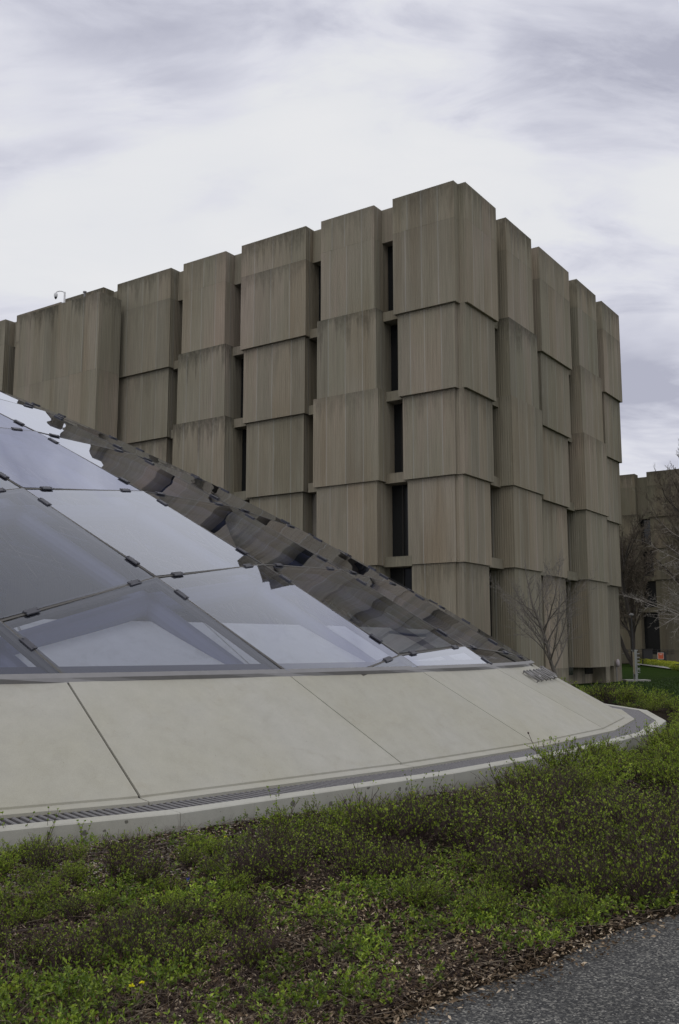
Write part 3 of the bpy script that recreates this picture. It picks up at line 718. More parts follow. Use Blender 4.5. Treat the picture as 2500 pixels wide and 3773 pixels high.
for (x, y, a) in ((-9, 17, 0.5), (-12.5, 20, 0.5), (-7.5, 21, 0.5)):
    t = root('reading_table', (x, y, -0.6), 'long wooden reading table inside the dome, dim behind the glass', 'table', 'reading tables inside the dome')
    ca, sa = math.cos(a), math.sin(a)
    def rp(px, py, z): return (x + px * ca - py * sa, y + px * sa + py * ca, z)
    def rb(x0, x1, y0, y1, z0, z1): q_ = MB(); q_.hexa([rp(x0, y0, z0), rp(x1, y0, z0), rp(x1, y1, z0), rp(x0, y1, z0)], [rp(x0, y0, z1), rp(x1, y0, z1), rp(x1, y1, z1), rp(x0, y1, z1)]); return q_
    rb(-2, 2, -.6, .6, 0.12, 0.17).obj('tabletop', M['deskwood'], t)
    for lx in (-1.8, 1.7):
        for ly in (-.5, .42): rb(lx, lx + .08, ly, ly + .08, -0.6, 0.12).obj('leg', M['black'], t)
    lp = MB().tube([rp(0, 0, 0.17), rp(0, 0, 0.55)], 0.015, 6).obj('lamp_post', M['sill'], t)
    MB().tube([rp(-0.3, 0, 0.56), rp(0.3, 0, 0.56)], 0.06, 8).obj('lamp_shade', M['white'], lp)
# letters standing proud of the slab -----------------------------------
def put_text(word, k, dist, height, ddown, rt):
    """word following the slabs from slab k, dist metres along it, ddown metres below the glass edge"""
    dep = bpy.context.evaluated_depsgraph_get
    for ch in word:
        r0, r1, j1, j0 = [Vector((*p, z)) for p, z in zip(slab_pts(k), (DZR - 0.03, DZR - 0.03, ZF, ZF))]
        m0, m1 = r0.lerp(j0, (ddown + height) / (j0 - r0).length), r1.lerp(j1, (ddown + height) / (j1 - r1).length)
        if dist > (m1 - m0).length - 0.12: dist = 0.06; k += 1; r0, r1, j1, j0 = [Vector((*p, z)) for p, z in zip(slab_pts(k), (DZR - 0.03, DZR - 0.03, ZF, ZF))]; m0, m1 = r0.lerp(j0, (ddown + height) / (j0 - r0).length), r1.lerp(j1, (ddown + height) / (j1 - r1).length)
        if ch == ' ': dist += height * 0.5; continue
        along = (m1 - m0).normalized(); down = ((j0 + j1) / 2 - (r0 + r1) / 2); down = (down - along * down.dot(along)).normalized(); nv = along.cross(-down).normalized()
        if nv.z < 0: nv = -nv
        cu = bpy.data.curves.new('letter', 'FONT'); cu.body = ch; cu.size = height / 0.72; cu.extrude = 0.016; cu.resolution_u = 3
        ob = bpy.data.objects.new('letter_curve', cu); C.objects.link(ob); bpy.context.view_layer.update()
        me = bpy.data.meshes.new_from_object(ob.evaluated_get(dep())); wd = max(ob.dimensions[0], 0.05)
        C.objects.unlink(ob); bpy.data.objects.remove(ob)
        pos = m0 + along * dist + nv * 0.055
        mtx = Matrix((along, -down, nv)).transposed().to_4x4(); mtx.translation = pos - Vector(rt.location)
        me.transform(mtx); me.materials.clear(); me.materials.append(M['letter'])
        lo = bpy.data.objects.new('letter', me); C.objects.link(lo); lo.parent = rt
        q_ = MB()
        for hh in (0.08, 0.92): q_.tube([pos + along * wd * .3 - down * height * hh - nv * 0.058, pos + along * wd * .3 - down * height * hh], 0.007, 5)
        q_.obj('standoff_pin', M['clamp'], lo)
        dist += wd + height * 0.30
M['letter'] = simple('dull steel letter', (0.26, 0.25, 0.25), 0.4, 0.7, 0.1, 20)
lr = root('raised_letters', (3.6, 19.5, 1.0), 'dull steel raised letters on short pins near the top of the sloping concrete', 'lettering')
put_text('MANSUETO LIBRARY', K0 + 3, 0.85, 0.36, 0.36, lr)
# grating ---------------------------------------------------------------
grt = root('drain_grating', (0, 11.2, 0), 'steel bar drain grating running round the foot of the sloping concrete', 'drain grating')
O_gi = offs(J, 0.215); O_go = offs(J, 0.585)
base_mesh = None; pos_list = []
for k in range(len(J) - 1):
    L = math.dist(O_gi[k], O_gi[k + 1]); n = max(int(L / 0.074), 1)
    for s0 in range(n):
        f_ = (s0 + 0.5) / n; a = lerp2(O_gi[k], O_gi[k + 1], f_); b = lerp2(O_go[k], O_go[k + 1], f_)
        pos_list.append((a, b, math.hypot((a[0] + b[0]) / 2, (a[1] + b[1]) / 2)))
    q_ = MB(); c0, c1, c2, c3 = O_lip[k], O_lip[k + 1], O_gr[k + 1], O_gr[k]
    q_.hexa([(*c3, -0.2), (*c2, -0.2), (*c1, -0.2), (*c0, -0.2)], [(*c3, 0.0), (*c2, 0.0), (*c1, 0.0), (*c0, 0.0)]); q_.obj('channel_floor', M['pit'], grt)
    for (p, p2) in ((O_lip, O_gi), (O_go, O_gr)):
        q_ = MB(); q_.hexa([(*p2[k], 0.13), (*p2[k + 1], 0.13), (*p[k + 1], 0.13), (*p[k], 0.13)][::1], [(*p2[k], ZG - 0.012), (*p2[k + 1], ZG - 0.012), (*p[k + 1], ZG - 0.012), (*p[k], ZG - 0.012)])
        q_.obj('frame_angle', M['bar'], grt)
def vis_key(t):
    x, y = project(((t[0][0] + t[1][0]) / 2, (t[0][1] + t[1][1]) / 2, ZG)); return (0 if (-40 < x < 2540 and 0 < y < 3800) else 1, t[2])
pos_list.sort(key=vis_key)
rest = MB()
gl0 = Vector(grt.location)
bm_ = MB(); hw = 0.0165
bm_.add([(-0.5, -hw, -0.035), (0.5, -hw, -0.035), (0.5, hw, -0.035), (-0.5, hw, -0.035), (-0.5, -hw, -0.006), (0.5, -hw, -0.006), (0.5, hw, -0.006), (-0.5, hw, -0.006), (-0.5, -hw * .5, 0), (0.5, -hw * .5, 0), (0.5, hw * .5, 0), (-0.5, hw * .5, 0)],
        [(3, 2, 1, 0), (0, 1, 5, 4), (2, 3, 7, 6), (4, 5, 9, 8), (6, 7, 11, 10), (8, 9, 10, 11), (0, 4, 8, 11, 7, 3), (1, 2, 6, 10, 9, 5)])
barme = bpy.data.meshes.new('grate_bar'); barme.from_pydata(bm_.V, [], bm_.F); barme.materials.append(M['grate'])
for n, (a, b, dist) in enumerate(pos_list):
    L = math.dist(a, b) + 0.004; ang = math.atan2(b[1] - a[1], b[0] - a[0]); mx_ = ((a[0] + b[0]) / 2, (a[1] + b[1]) / 2)
    if n < 290:
        o = bpy.data.objects.new('grate_bar', barme); C.objects.link(o); o.parent = grt
        o.location = Vector((mx_[0], mx_[1], ZG - 0.004)) - gl0; o.rotation_euler = (0, 0, ang); o.scale = (L, 1, 1)
    elif dist < 60:
        c, s = math.cos(ang), math.sin(ang)
        rest.add([(mx_[0] + p[0] * L * c - p[1] * s, mx_[1] + p[0] * L * s + p[1] * c, p[2] + ZG - 0.004) for p in bm_.V], bm_.F)
rest.obj('grate_bar', M['grate'], grt, kind='stuff')
# kerb ------------------------------------------------------------------
kb = root('concrete_kerb', (0.5, 10.6, 0), 'low grey pitted concrete kerb curving between drain grating and planting bed', 'kerb')
O_c2 = offs(J, 0.603)
for k in range(len(J) - 1):
    L = math.dist(O_c2[k], O_c2[k + 1]); gp = 0.003
    a0, a1 = lerp2(O_c2[k], O_c2[k + 1], gp / L), lerp2(O_c2[k], O_c2[k + 1], 1 - gp / L); b0, b1 = lerp2(O_cb[k], O_cb[k + 1], gp / L), lerp2(O_cb[k], O_cb[k + 1], 1 - gp / L)
    nb = nrm_out(O_cb, k); ch = 0.012
    c0, c1 = lerp2(b0, a0, ch / 0.2), lerp2(b1, a1, ch / 0.2)
    q_ = MB()
    q_.add([(*a0, -.15), (*b0, -.15), (*b0, ZG - .01), (*c0, ZG), (*a0, ZG), (*a1, -.15), (*b1, -.15), (*b1, ZG - .01), (*c1, ZG), (*a1, ZG)],
           [(0, 1, 2, 3, 4), (9, 8, 7, 6, 5), (1, 6, 7, 2), (2, 7, 8, 3), (3, 8, 9, 4), (0, 4, 9, 5), (0, 5, 6, 1)])
    o = q_.obj('kerb_segment', M['curb'], kb)
    bm2 = bmesh.new(); bm2.from_mesh(o.data); bmesh.ops.recalc_face_normals(bm2, faces=bm2.faces); bm2.to_mesh(o.data); bm2.free()

# ------------------------------------------------------------------ planting bed, path
EDGE = [(-14, -8.6), (-4, 0.5), (0.22, 4.48), (0.59, 4.88), (1.07, 5.25), (1.58, 5.83), (2.13, 6.26), (4.0, 8.3), (8, 12.8), (13, 20), (17, 30)]
EDIN = [(x + 2.6, y - 2.5) for x, y in EDGE]
mk('asphalt_path', [(x, y, 0.0) for x, y in EDGE] + [(x, y, 0.0) for x, y in EDIN[::-1]], [tuple(range(2 * len(EDGE)))[::-1]], M['asphalt'], kind='structure')
_ex = np.array([e[0] for e in EDGE]); _ey = np.array([e[1] for e in EDGE])
def edge_side(x, y):            # >0 on the bed side
    return y - np.interp(x, _ex, _ey)
def r_np(x, y):
    dx, dy = x - DCX, y - DCY; c, s = math.cos(DPHI), math.sin(DPHI)
    return np.sqrt(((dx * c + dy * s) / DA) ** 2 + ((-dx * s + dy * c) / DB) ** 2)
def dome_off(x, y):             # metres outside the slab foot line
    r = r_np(x, y); h = 0.01
    g = np.hypot(r_np(x + h, y) - r, r_np(x, y + h) - r) / h
    return (r - 0.731) / g
def in_bed(x, y, m=0.0):
    d = dome_off(x, y); wmax = np.interp(y, [0, 17, 24, 30], [30, 30, 3.2, 2.2])
    return (d > 0.86) & (d < wmax) & (edge_side(x, y) > -m)
def ter(x, y):
    return 0.012 + 0.022 * np.sin(x * 1.9 + y * 0.7) * np.cos(y * 1.6 - x * 0.5) + 0.012 * np.sin(x * 5.1) * np.sin(y * 4.3) + 0.022
gx = np.arange(-12, 14, 0.16); gy = np.arange(-4, 33, 0.16); XX, YY = np.meshgrid(gx, gy)
keep = in_bed(XX, YY, 0.45) | ((dome_off(XX, YY) > 0.70) & in_bed(XX + 0.1, YY - 0.12, 0.05))
idx = -np.ones(XX.shape, int); Vb = []
Zt = ter(XX, YY); es = edge_side(XX, YY); Zt = np.where(es < 0.25, np.where(es < 0, -0.012, 0.004 + np.clip(es, 0, 0.25) * 0.1), Zt)
kk = keep[:-1, :-1] & keep[1:, :-1] & keep[:-1, 1:] & keep[1:, 1:]
ids = np.arange(XX.size).reshape(XX.shape)
Fb = np.stack([ids[:-1, :-1][kk], ids[:-1, 1:][kk], ids[1:, 1:][kk], ids[1:, :-1][kk]], 1)
used = np.unique(Fb); rem = -np.ones(XX.size, int); rem[used] = np.arange(len(used))
mk('planting_bed', np.stack([XX.ravel()[used], YY.ravel()[used], Zt.ravel()[used]], 1), rem[Fb], M['soil'], kind='structure', smooth=True)
CPI, SPI = math.cos(PITCH), math.sin(PITCH)
def sample_ground(n, x0, x1, y0, y1, z=0.0):
    """points on the ground spread evenly over the stretch of bed seen between two bearings"""
    a = (RNG.uniform(x0, x1, n) - 1250) / F_PX; b = -(RNG.uniform(y0, y1, n) - 1886.5) / F_PX
    dz = SPI + b * CPI; t = (z - EYE) / dz
    return a * t, (CPI - b * SPI) * t
def vnoise(x, y, s, seed=0.0):
    return np.array([noise.noise(Vector((a * s, b * s, seed))) for a, b in zip(x, y)])
def leaves_mesh(P, D, Up, Ln, Wd, rnd, fold=0.25):
    D = D / np.linalg.norm(D, axis=1, keepdims=True)
    S = np.cross(D, Up); S /= np.linalg.norm(S, axis=1, keepdims=True) + 1e-9; Nn = np.cross(S, D)
    Ln = Ln[:, None]; Wd = Wd[:, None]
    v0 = P; v2 = P + D * Ln; mid = P + D * Ln * 0.55
    v1 = mid + S * Wd * 0.5 + Nn * Wd * fold; v3 = mid - S * Wd * 0.5 + Nn * Wd * fold
    n = len(P); V = np.stack([v0, v1, v2, v3], 1).reshape(-1, 3); b = np.arange(n)[:, None] * 4
    Fq = np.concatenate([b + np.array([[0, 1, 2]]), b + np.array([[0, 2, 3]])], 0)
    return V, Fq, np.repeat(rnd, 4)
def ru(a, b, n): return RNG.uniform(a, b, n)
def unit(n, zlo=-1, zhi=1):
    z = ru(zlo, zhi, n); t = ru(0, 2 * math.pi, n); r = np.sqrt(1 - z * z); return np.stack([r * np.cos(t), r * np.sin(t), z], 1)
# dead leaves and mulch
def scatter(n, reg, cond):
    x, y = sample_ground(n, *reg); k = cond(x, y); return x[k], y[k]
x, y = scatter(150000, (-350, 3500, 2700, 4100), lambda x, y: in_bed(x, y, 0.30) & (np.hypot(x, y) < 26))
n = len(x); es = edge_side(x, y); kk = (es > 0.0) | (RNG.random(n) < 0.65 * np.exp(es * 8)); x, y = x[kk], y[kk]; n = len(x)
P = np.stack([x, y, ter(x, y) * np.clip(edge_side(x, y) * 4, 0.1, 1) + ru(0.004, 0.016, n)], 1)
V, Fq, rn = leaves_mesh(P, unit(n, -0.3, 0.55), unit(n, 0.1, 1), ru(0.013, 0.042, n), ru(0.006, 0.016, n), RNG.beta(1.3, 1.5, n))
mk('leaf_litter', V, Fq, M['litter'], kind='stuff', attrs={'rnd': rn})
x, y = scatter(52000, (-250, 2600, 2750, 3500), lambda x, y: in_bed(x, y, -0.1) & (dome_off(x, y) < 2.3))
kk = (x < 2.5) | (RNG.random(len(x)) < 0.35); x, y = x[kk], y[kk]; n = len(x)
P = np.stack([x, y, ter(x, y) + ru(0.006, 0.02, n)], 1)
V, Fq, rn = leaves_mesh(P, unit(n, -0.15, 0.2), unit(n, 0.6, 1), ru(0.015, 0.05, n), ru(0.005, 0.014, n), RNG.beta(1.9, 1.6, n), 0.1)
mk('mulch_chips', V, Fq, M['chips'], kind='stuff', attrs={'rnd': rn})
# low sprouting ground cover
x, y = scatter(52000, (-350, 3500, 2750, 4100), lambda x, y: in_bed(x, y, -0.04) & (np.hypot(x, y) < 30))
dn = vnoise(x, y, 1.1, 3.3) * 0.6 + vnoise(x, y, 3.1, 9.1) * 0.5
az = x / np.maximum(y, 0.1)
pr = np.clip(0.19 + dn * 1.7 + (az + 0.05) * 0.45 - np.clip(1.2 - dome_off(x, y), 0, 1) * 0.5 - np.clip(5.4 - y, 0, 2) * 0.10, 0.05, 0.95)
kk = RNG.random(len(x)) < pr; x, y = x[kk], y[kk]; n = len(x)
hs = ru(0.03, 0.12, n) * (1 + np.clip(dn[kk], 0, 1)); lean = unit(n, 0.6, 1); tip = np.stack([x, y, ter(x, y)], 1) + lean * hs[:, None]
K = 8; Pq = np.repeat(tip, K, 0); nk = n * K
Pq = Pq - np.repeat(lean * hs[:, None], K, 0) * ru(0, 0.6, nk)[:, None]
Dq = unit(nk, 0.15, 0.98); rr = np.clip(np.repeat(ru(0.1, 0.8, n), K) + ru(-0.2, 0.2, nk), 0, 0.9); rr[RNG.random(nk) < 0.03] = 1
V, Fq, rn = leaves_mesh(Pq, Dq, unit(nk, 0.2, 1), ru(0.013, 0.032, nk), ru(0.007, 0.014, nk), rr)
mk('ground_cover', V, Fq, M['leaf'], kind='stuff', attrs={'rnd': rn})
# short lawn blades beyond the bed
nl = 60000; x = ru(4, 24, nl); y = 27 + 45 * RNG.random(nl) ** 1.4; kk = (~in_bed(x, y, 0)) & (dome_off(x, y) > 2.4) & ((x - 4.3) * UX + (y - 33.7) * UY > 0.45); x, y = x[kk], y[kk]; n = len(x)
V, Fq, rn = leaves_mesh(np.stack([x, y, np.full(n, -0.03)], 1), unit(n, 0.5, 1), unit(n), ru(0.05, 0.09, n), ru(0.02, 0.04, n), ru(0, 1, n))
mk('lawn_grass', V, Fq, M['tuftm'], kind='stuff', attrs={'rnd': rn})
# thin stems and dry twigs lying about
def strands(n, reg, lo, hi, rad, zr, up, cond):
    x, y = scatter(n, reg, cond); n = len(x); z = ter(x, y) + ru(*zr, n)
    p0 = np.stack([x, y, z], 1); d = unit(n, *up); L = ru(lo, hi, n)[:, None]; side = np.cross(d, unit(n)); side /= np.linalg.norm(side, axis=1, keepdims=True)
    p1 = p0 + d * L * .5 + side * L * ru(-.15, .15, n)[:, None]; p2 = p0 + d * L
    r = rad * ru(.6, 1.4, n)[:, None]; a = np.cross(d, [0.1, 0.2, 1]); a /= np.linalg.norm(a, axis=1, keepdims=True); b = np.cross(d, a)
    ring = []
    for p, k in ((p0, 1), (p1, .8), (p2, .35)):
        for t in range(3):
            ring.append(p + (a * math.cos(t * 2.094) + b * math.sin(t * 2.094)) * r * k)
    V = np.stack(ring, 1).reshape(-1, 3); f = []
    for s0 in (0, 3):
        for t in range(3): f.append([s0 + t, s0 + (t + 1) % 3, s0 + 3 + (t + 1) % 3, s0 + 3 + t])
    Fq = (np.arange(n)[:, None, None] * 9 + np.array(f)[None]).reshape(-1, 4)
    return V, Fq
V, Fq = strands(3900, (-350, 3400, 2900, 4100), 0.06, 0.4, 0.0016, (0.01, 0.03), (-0.03, 0.15), lambda x, y: in_bed(x, y, -0.02))
mk('dry_twigs', V, Fq, M['strawtwig'], kind='stuff')
V, Fq = strands(20000, (-350, 3400, 2760, 4000), 0.05, 0.18, 0.0014, (0.0, 0.0), (0.3, 1), lambda x, y: in_bed(x, y, -0.02) & (np.hypot(x, y) < 25))
mk('bare_stems', V, Fq, M['twig'], kind='stuff')
# ------------------------------------------------------------------ shrubs
def make_shrub_meshes(seed, leafy, height, spread, nst):
    rg = random.Random(seed); mb_ = MB(); lp_, ld_ = [], []
    for _ in range(nst):
        a = rg.uniform(0, 6.283); rr_ = rg.uniform(0, 0.12) ; p = Vector((math.cos(a) * rr_, math.sin(a) * rr_, 0))
        el = rg.uniform(0.55, 1.45); d = Vector((math.cos(a) * math.cos(el), math.sin(a) * math.cos(el), math.sin(el))); L = height * rg.uniform(0.7, 1.25) * (1 + spread * (1.5 - el))
        pts = [p.copy()]
        for k in range(5):
            d = (d + Vector((rg.uniform(-.2, .2), rg.uniform(-.2, .2), rg.uniform(-.12, .1)))).normalized(); pts.append(pts[-1] + d * L / 5)
        mb_.tube(pts, [0.0045, 0.004, 0.0034, 0.0028, 0.0022, 0.0012], 3, False)
        for k in range(1, 6):
            for q_ in range(3 if k > 1 else 1):
                d2 = (d + Vector((rg.uniform(-1, 1), rg.uniform(-1, 1), rg.uniform(-.1, .9)))).normalized(); l2 = rg.uniform(0.04, 0.13)
                e0 = pts[k]; e1 = e0 + d2 * l2 * 0.5 + Vector((0, 0, 0.006)); e2 = e0 + d2 * l2
                mb_.tube([e0, e1, e2], [0.0024, 0.0018, 0.001], 3, False)
                for e in (e1, e2, e0.lerp(e2, .75)):
                    if rg.random() < leafy:
                        for _k in range(rg.randint(2, 4)):
                            lp_.append(e[:]); ld_.append((d2.x + rg.uniform(-1, 1), d2.y + rg.uniform(-1, 1), d2.z + rg.uniform(-.3, 1)))
    n = len(lp_); V, Fq, rn = leaves_mesh(np.array(lp_), np.array(ld_) + 1e-4, unit(n, 0.2, 1), ru(0.014, 0.030, n), ru(0.009, 0.016, n), np.clip(ru(0.3, 0.98, n), 0, 1))
    return mb_, (V, Fq, rn)
def shrub_proto(seed, leafy, height, spread, nst):
    tw, (V, Fq, rn) = make_shrub_meshes(seed, leafy, height, spread, nst)
    a = tw.obj('twigs', M['twig']); b = mk('foliage', V, Fq, M['leaf'], attrs={'rnd': rn})
    da, db = a.data, b.data; bpy.data.objects.remove(a); bpy.data.objects.remove(b); return da, db
SH = {'leafy': [shrub_proto(10 + k, 0.6, 0.30, 0.35, 34) for k in range(3)], 'twiggy': [shrub_proto(20 + k, 0.15, 0.30, 0.4, 52) for k in range(3)], 'bare': [shrub_proto(30, 0.05, 0.36, 0.25, 50)]}
SLAB = {'leafy': ('low shrub with bright green leaves', 'leafy green shrubs'),
        'twiggy': ('dark twiggy shrub with tiny green leaves', 'twiggy shrubs'),
        'bare': ('nearly leafless upright twiggy shrub', 'bare shrubs')}
def at(px, py, z=0.0):
    a = (px - 1250) / F_PX; b = -(py - 1886.5) / F_PX; dz = SPI + b * CPI; t = (z - EYE) / dz
    return (a * t, (CPI - b * SPI) * t)
ZN = {'j': 'beyond the right edge by the path', 'a': 'before the kerb left of middle', 'b': 'where the kerb bends right', 'c': 'in the thicket mid bed', 'd': 'in the open mid bed', 'e': 'near the path at right', 'f': 'in open mulch at left', 'g': 'outside the rounded kerb end', 'h': 'by the dark patch left of middle', 'i': 'in the strip behind the kerb end'}
def place_shrub(kind, x, y, s, k='c'):
    tw, fo = random.choice(SH[kind]); z = float(ter(x, y)) if edge_side(x, y) > .25 else 0.0
    r_ = root('shrub', (x, y, z), SLAB[kind][0] + ' ' + ZN[k], 'shrub', SLAB[kind][1] + ' ' + ZN[k]); r_.rotation_euler = (0, 0, random.uniform(0, 6.28)); r_.scale = (s, s, s * random.uniform(0.85, 1.15))
    for nm, me in (('twigs', tw), ('foliage', fo)):
        o = bpy.data.objects.new(nm, me); C.objects.link(o); o.parent = r_
spots = []
def fill(kind, reg, n, mind, smin, smax):
    c = 0
    for _ in range(n * 25):
        if c >= n: break
        px, py = random.uniform(reg[0], reg[1]), random.uniform(reg[2], reg[3]); x, y = at(px, py)
        if not in_bed(np.array([x]), np.array([y]), -0.12)[0] or dome_off(np.array([x]), np.array([y]))[0] < 1.12: continue
        if any((x - a) ** 2 + (y - b) ** 2 < mind ** 2 for a, b in spots): continue
        spots.append((x, y)); place_shrub(kind, x, y, random.uniform(smin, smax)); c += 1
def below_kerb(px, py, m): return py > np.interp(px, [0, 600, 1250, 1900, 2200, 2400, 2600], [3100, 3060, 2980, 2870, 2800, 2720, 2640]) + m
def fillk(kind, reg, n, mind, smin, smax, m, zn):
    c = 0
    for _ in range(n * 40):
        if c >= n: break
        px, py = random.uniform(reg[0], reg[1]), random.uniform(reg[2], reg[3]); x, y = at(px, py)
        if not below_kerb(px, py, m) or not in_bed(np.array([x]), np.array([y]), -0.12)[0]: continue
        if any((x - a) ** 2 + (y - b) ** 2 < mind ** 2 for a, b in spots): continue
        spots.append((x, y)); place_shrub(kind, x, y, random.uniform(smin, smax), zn); c += 1
fillk('leafy', (1020, 1420, 3060, 3160), 6, 0.26, 0.6, 0.8, 85, 'a')
fillk('leafy', (1900, 2520, 2780, 2980), 20, 0.28, 0.75, 1.05, 60, 'b')
fillk('leafy', (2000, 2520, 2760, 2860), 4, 0.28, 0.8, 0.95, 25, 'b')
fillk('twiggy', (1350, 2100, 2950, 3180), 34, 0.30, 0.65, 0.95, 125, 'c')
fillk('twiggy', (1000, 1500, 3120, 3300), 8, 0.32, 0.55, 0.8, 120, 'h')
fillk('leafy', (1300, 2550, 3150, 3420), 8, 0.30, 0.40, 0.65, 100, 'd')
fillk('twiggy', (1800, 2650, 3000, 3350), 34, 0.30, 0.6, 0.85, 140, 'e')
fillk('bare', (900, 1120, 3170, 3290), 2, 0.2, 0.7, 0.8, 60, 'h')
fillk('bare', (500, 650, 3440, 3540), 1, 0.2, 0.45, 0.5, 60, 'f')
fillk('leafy', (0, 900, 3150, 3500), 9, 0.3, 0.3, 0.42, 50, 'f')
fillk('leafy', (-100, 1000, 3140, 3500), 18, 0.22, 0.30, 0.45, 95, 'f')
fillk('twiggy', (-100, 1000, 3200, 3600), 14, 0.24, 0.35, 0.55, 120, 'f')
fillk('twiggy', (2600, 3400, 2850, 3350), 30, 0.34, 0.6, 0.85, -300, 'j')
fillk('leafy', (2400, 2750, 2660, 2820), 18, 0.30, 0.9, 1.25, 45, 'g')
# far strip of bright shrubs round the end of the kerb
for _ in range(900):
    if len(spots) > 245: break
    k = random.uniform(3.6, 9.0); i0 = K0 + int(k); p = lerp2(O_cb[i0], O_cb[i0 + 1], k - int(k)); n_ = nrm_out(O_cb, i0); dd = random.uniform(0.3, 1.9 if k > 5.2 else 3.5)
    x, y = p[0] + n_[0] * dd, p[1] + n_[1] * dd
    if any((x - a) ** 2 + (y - b) ** 2 < 0.33 ** 2 for a, b in spots): continue
    spots.append((x, y)); place_shrub('leafy' if random.random() < 0.8 else 'twiggy', x, y, random.uniform(0.85, 1.4) if dd > .8 else random.uniform(.55, .8), 'i')
# upright shoots leaning over the kerb
SHOOT_L = ['thin reddish shoot leaning over the kerb at the far left of the bed', 'leafy shoot reaching up across the pitted kerb face near the left end', 'small leafy shoot in front of the kerb left of the bright green shrubs',
           'leafy shoot standing at the left edge of the bright green shrubs', 'upright leafy shoot just right of the bright green shrubs', 'tallest leafy shoot before the middle of the kerb', 'short forked shoot before the middle of the kerb', 'thin leafy shoot leaning towards the grating right of the middle',
           'bushy upright shoot where the kerb starts to bend', 'upright shoot tuft at the bend of the kerb']
for n_, (px, py, h) in enumerate([(30, 3150, 0.32), (170, 3140, 0.30), (300, 3130, 0.20), (1010, 3020, 0.26), (1340, 2960, 0.22), (1520, 2950, 0.30), (1600, 2940, 0.26), (1960, 2880, 0.30), (2290, 2770, 0.38), (2370, 2750, 0.42)]):
    x, y = at(px, py); rt = root('shoot', (x, y, float(ter(x, y))), SHOOT_L[n_], 'shoot'); q_ = MB(); P_, D_ = [], []
    for s0 in range(4 if n_ > 7 else 3):
        d = Vector((random.uniform(-.5, .6), random.uniform(-.2, .4), 1)).normalized(); p = Vector((x, y, float(ter(x, y)))); pts = [p]
        for k in range(6):
            d = (d + Vector((random.uniform(-.15, .2), random.uniform(-.1, .15), random.uniform(-.1, .1)))).normalized(); p = p + d * h * random.uniform(.85, 1.1) / 6; pts.append(p)
            for _k in range(4 if k > 0 else 1): P_.append(p[:]); D_.append((d.x + random.uniform(-1, 1), d.y + random.uniform(-1, 1), d.z + random.uniform(-.3, .6)))
        q_.tube(pts, [0.003, .0028, .0025, .0022, .0018, .0014, .001], 4, False)
    q_.obj('stem', M['twig'], rt); n = len(P_)
    V, Fq, rn = leaves_mesh(np.array(P_), np.array(D_), unit(n, .2, 1), ru(0.014, 0.028, n), ru(0.009, 0.016, n), ru(0.2, 0.8, n)); mk('foliage', V, Fq, M['leaf'], rt, attrs={'rnd': rn})
# stalk with a dry seed head in front of the grating
x, y = at(2000, 2860); q0 = Vector((x, y, 0.03)); tipp = Vector((*at(1960, 2738, 0.42), 0.42)); tipp = q0 + Vector((-0.16, 0.05, 0.50))
sr = root('seed_stalk', tuple(q0), 'thin dry stalk topped by a brown seed head leaning in front of the grating', 'stalk')
MB().tube([q0, q0.lerp(tipp, .5) + Vector((.01, 0, .01)), tipp], 0.0035, 5).obj('stem', M['twig'], sr)
MB().tube([tipp, tipp + Vector((-.006, 0, .012)), tipp + Vector((-.012, 0, .026))], [0.006, 0.014, 0.006], 7).obj('seed_head', M['twig'], sr)
# dandelions
DL = ['dandelion with two yellow heads above a leafy rosette near the bottom edge left of middle', 'yellow dandelion low in green leaves in the lower right of the bed', 'yellow dandelion close to the path edge at the far right', 'yellow dandelion before the kerb between the leafy shoots', 'yellow dandelion low against the kerb foot between shoots', 'yellow dandelion beside the brown hose on the mulch', 'yellow dandelion against the kerb at the far left', 'small yellow dandelion just right of the far left one', 'smaller yellow dandelion just behind the lower right one']
for n_, (px, py, h, nh) in enumerate([(490, 3760, 0.10, 2), (1976, 3270, 0.05, 1), (2488, 3330, 0.05, 1), (1493, 2925, 0.07, 1), (1529, 2945, 0.05, 1), (835, 3110, 0.04, 1), (60, 3110, 0.04, 1), (138, 3125, 0.03, 1), (1946, 3255, 0.05, 1)]):
    x, y = at(px, py); z = float(ter(x, y)); rt = root('dandelion', (x, y, z), DL[n_], 'flower')
    for k in range(nh):
        dx = -0.012 + 0.045 * k; tp = Vector((x + dx, y + 0.01 * k, z + h + .01 * k))
        st = MB().tube([(x, y, z), tp], 0.0022, 5).obj('stem', M['leafyel2'] if 'leafyel2' in M else M['strawtwig'], rt)
        P_ = np.repeat(np.array([tp[:]]), 34, 0); V, Fq, rn = leaves_mesh(P_, unit(34, -0.05, .8), unit(34, .2, 1), ru(.012, .018, 34), ru(.004, .006, 34), ru(0, 1, 34)); mk('flower_head', V, Fq, M['yellow'], rt, attrs={'rnd': rn})
    for k in range(7):
        a = k * .9 + random.random(); P_ = np.array([(x, y, z + .005)]); V, Fq, rn = leaves_mesh(P_, np.array([(math.cos(a), math.sin(a), random.uniform(.2, .9))]), np.array([(0, 0, 1.)]), np.array([random.uniform(.05, .09)]), np.array([.018]), np.array([.25])); mk('leaf', V, Fq, M['leaf'], rt, attrs={'rnd': rn})
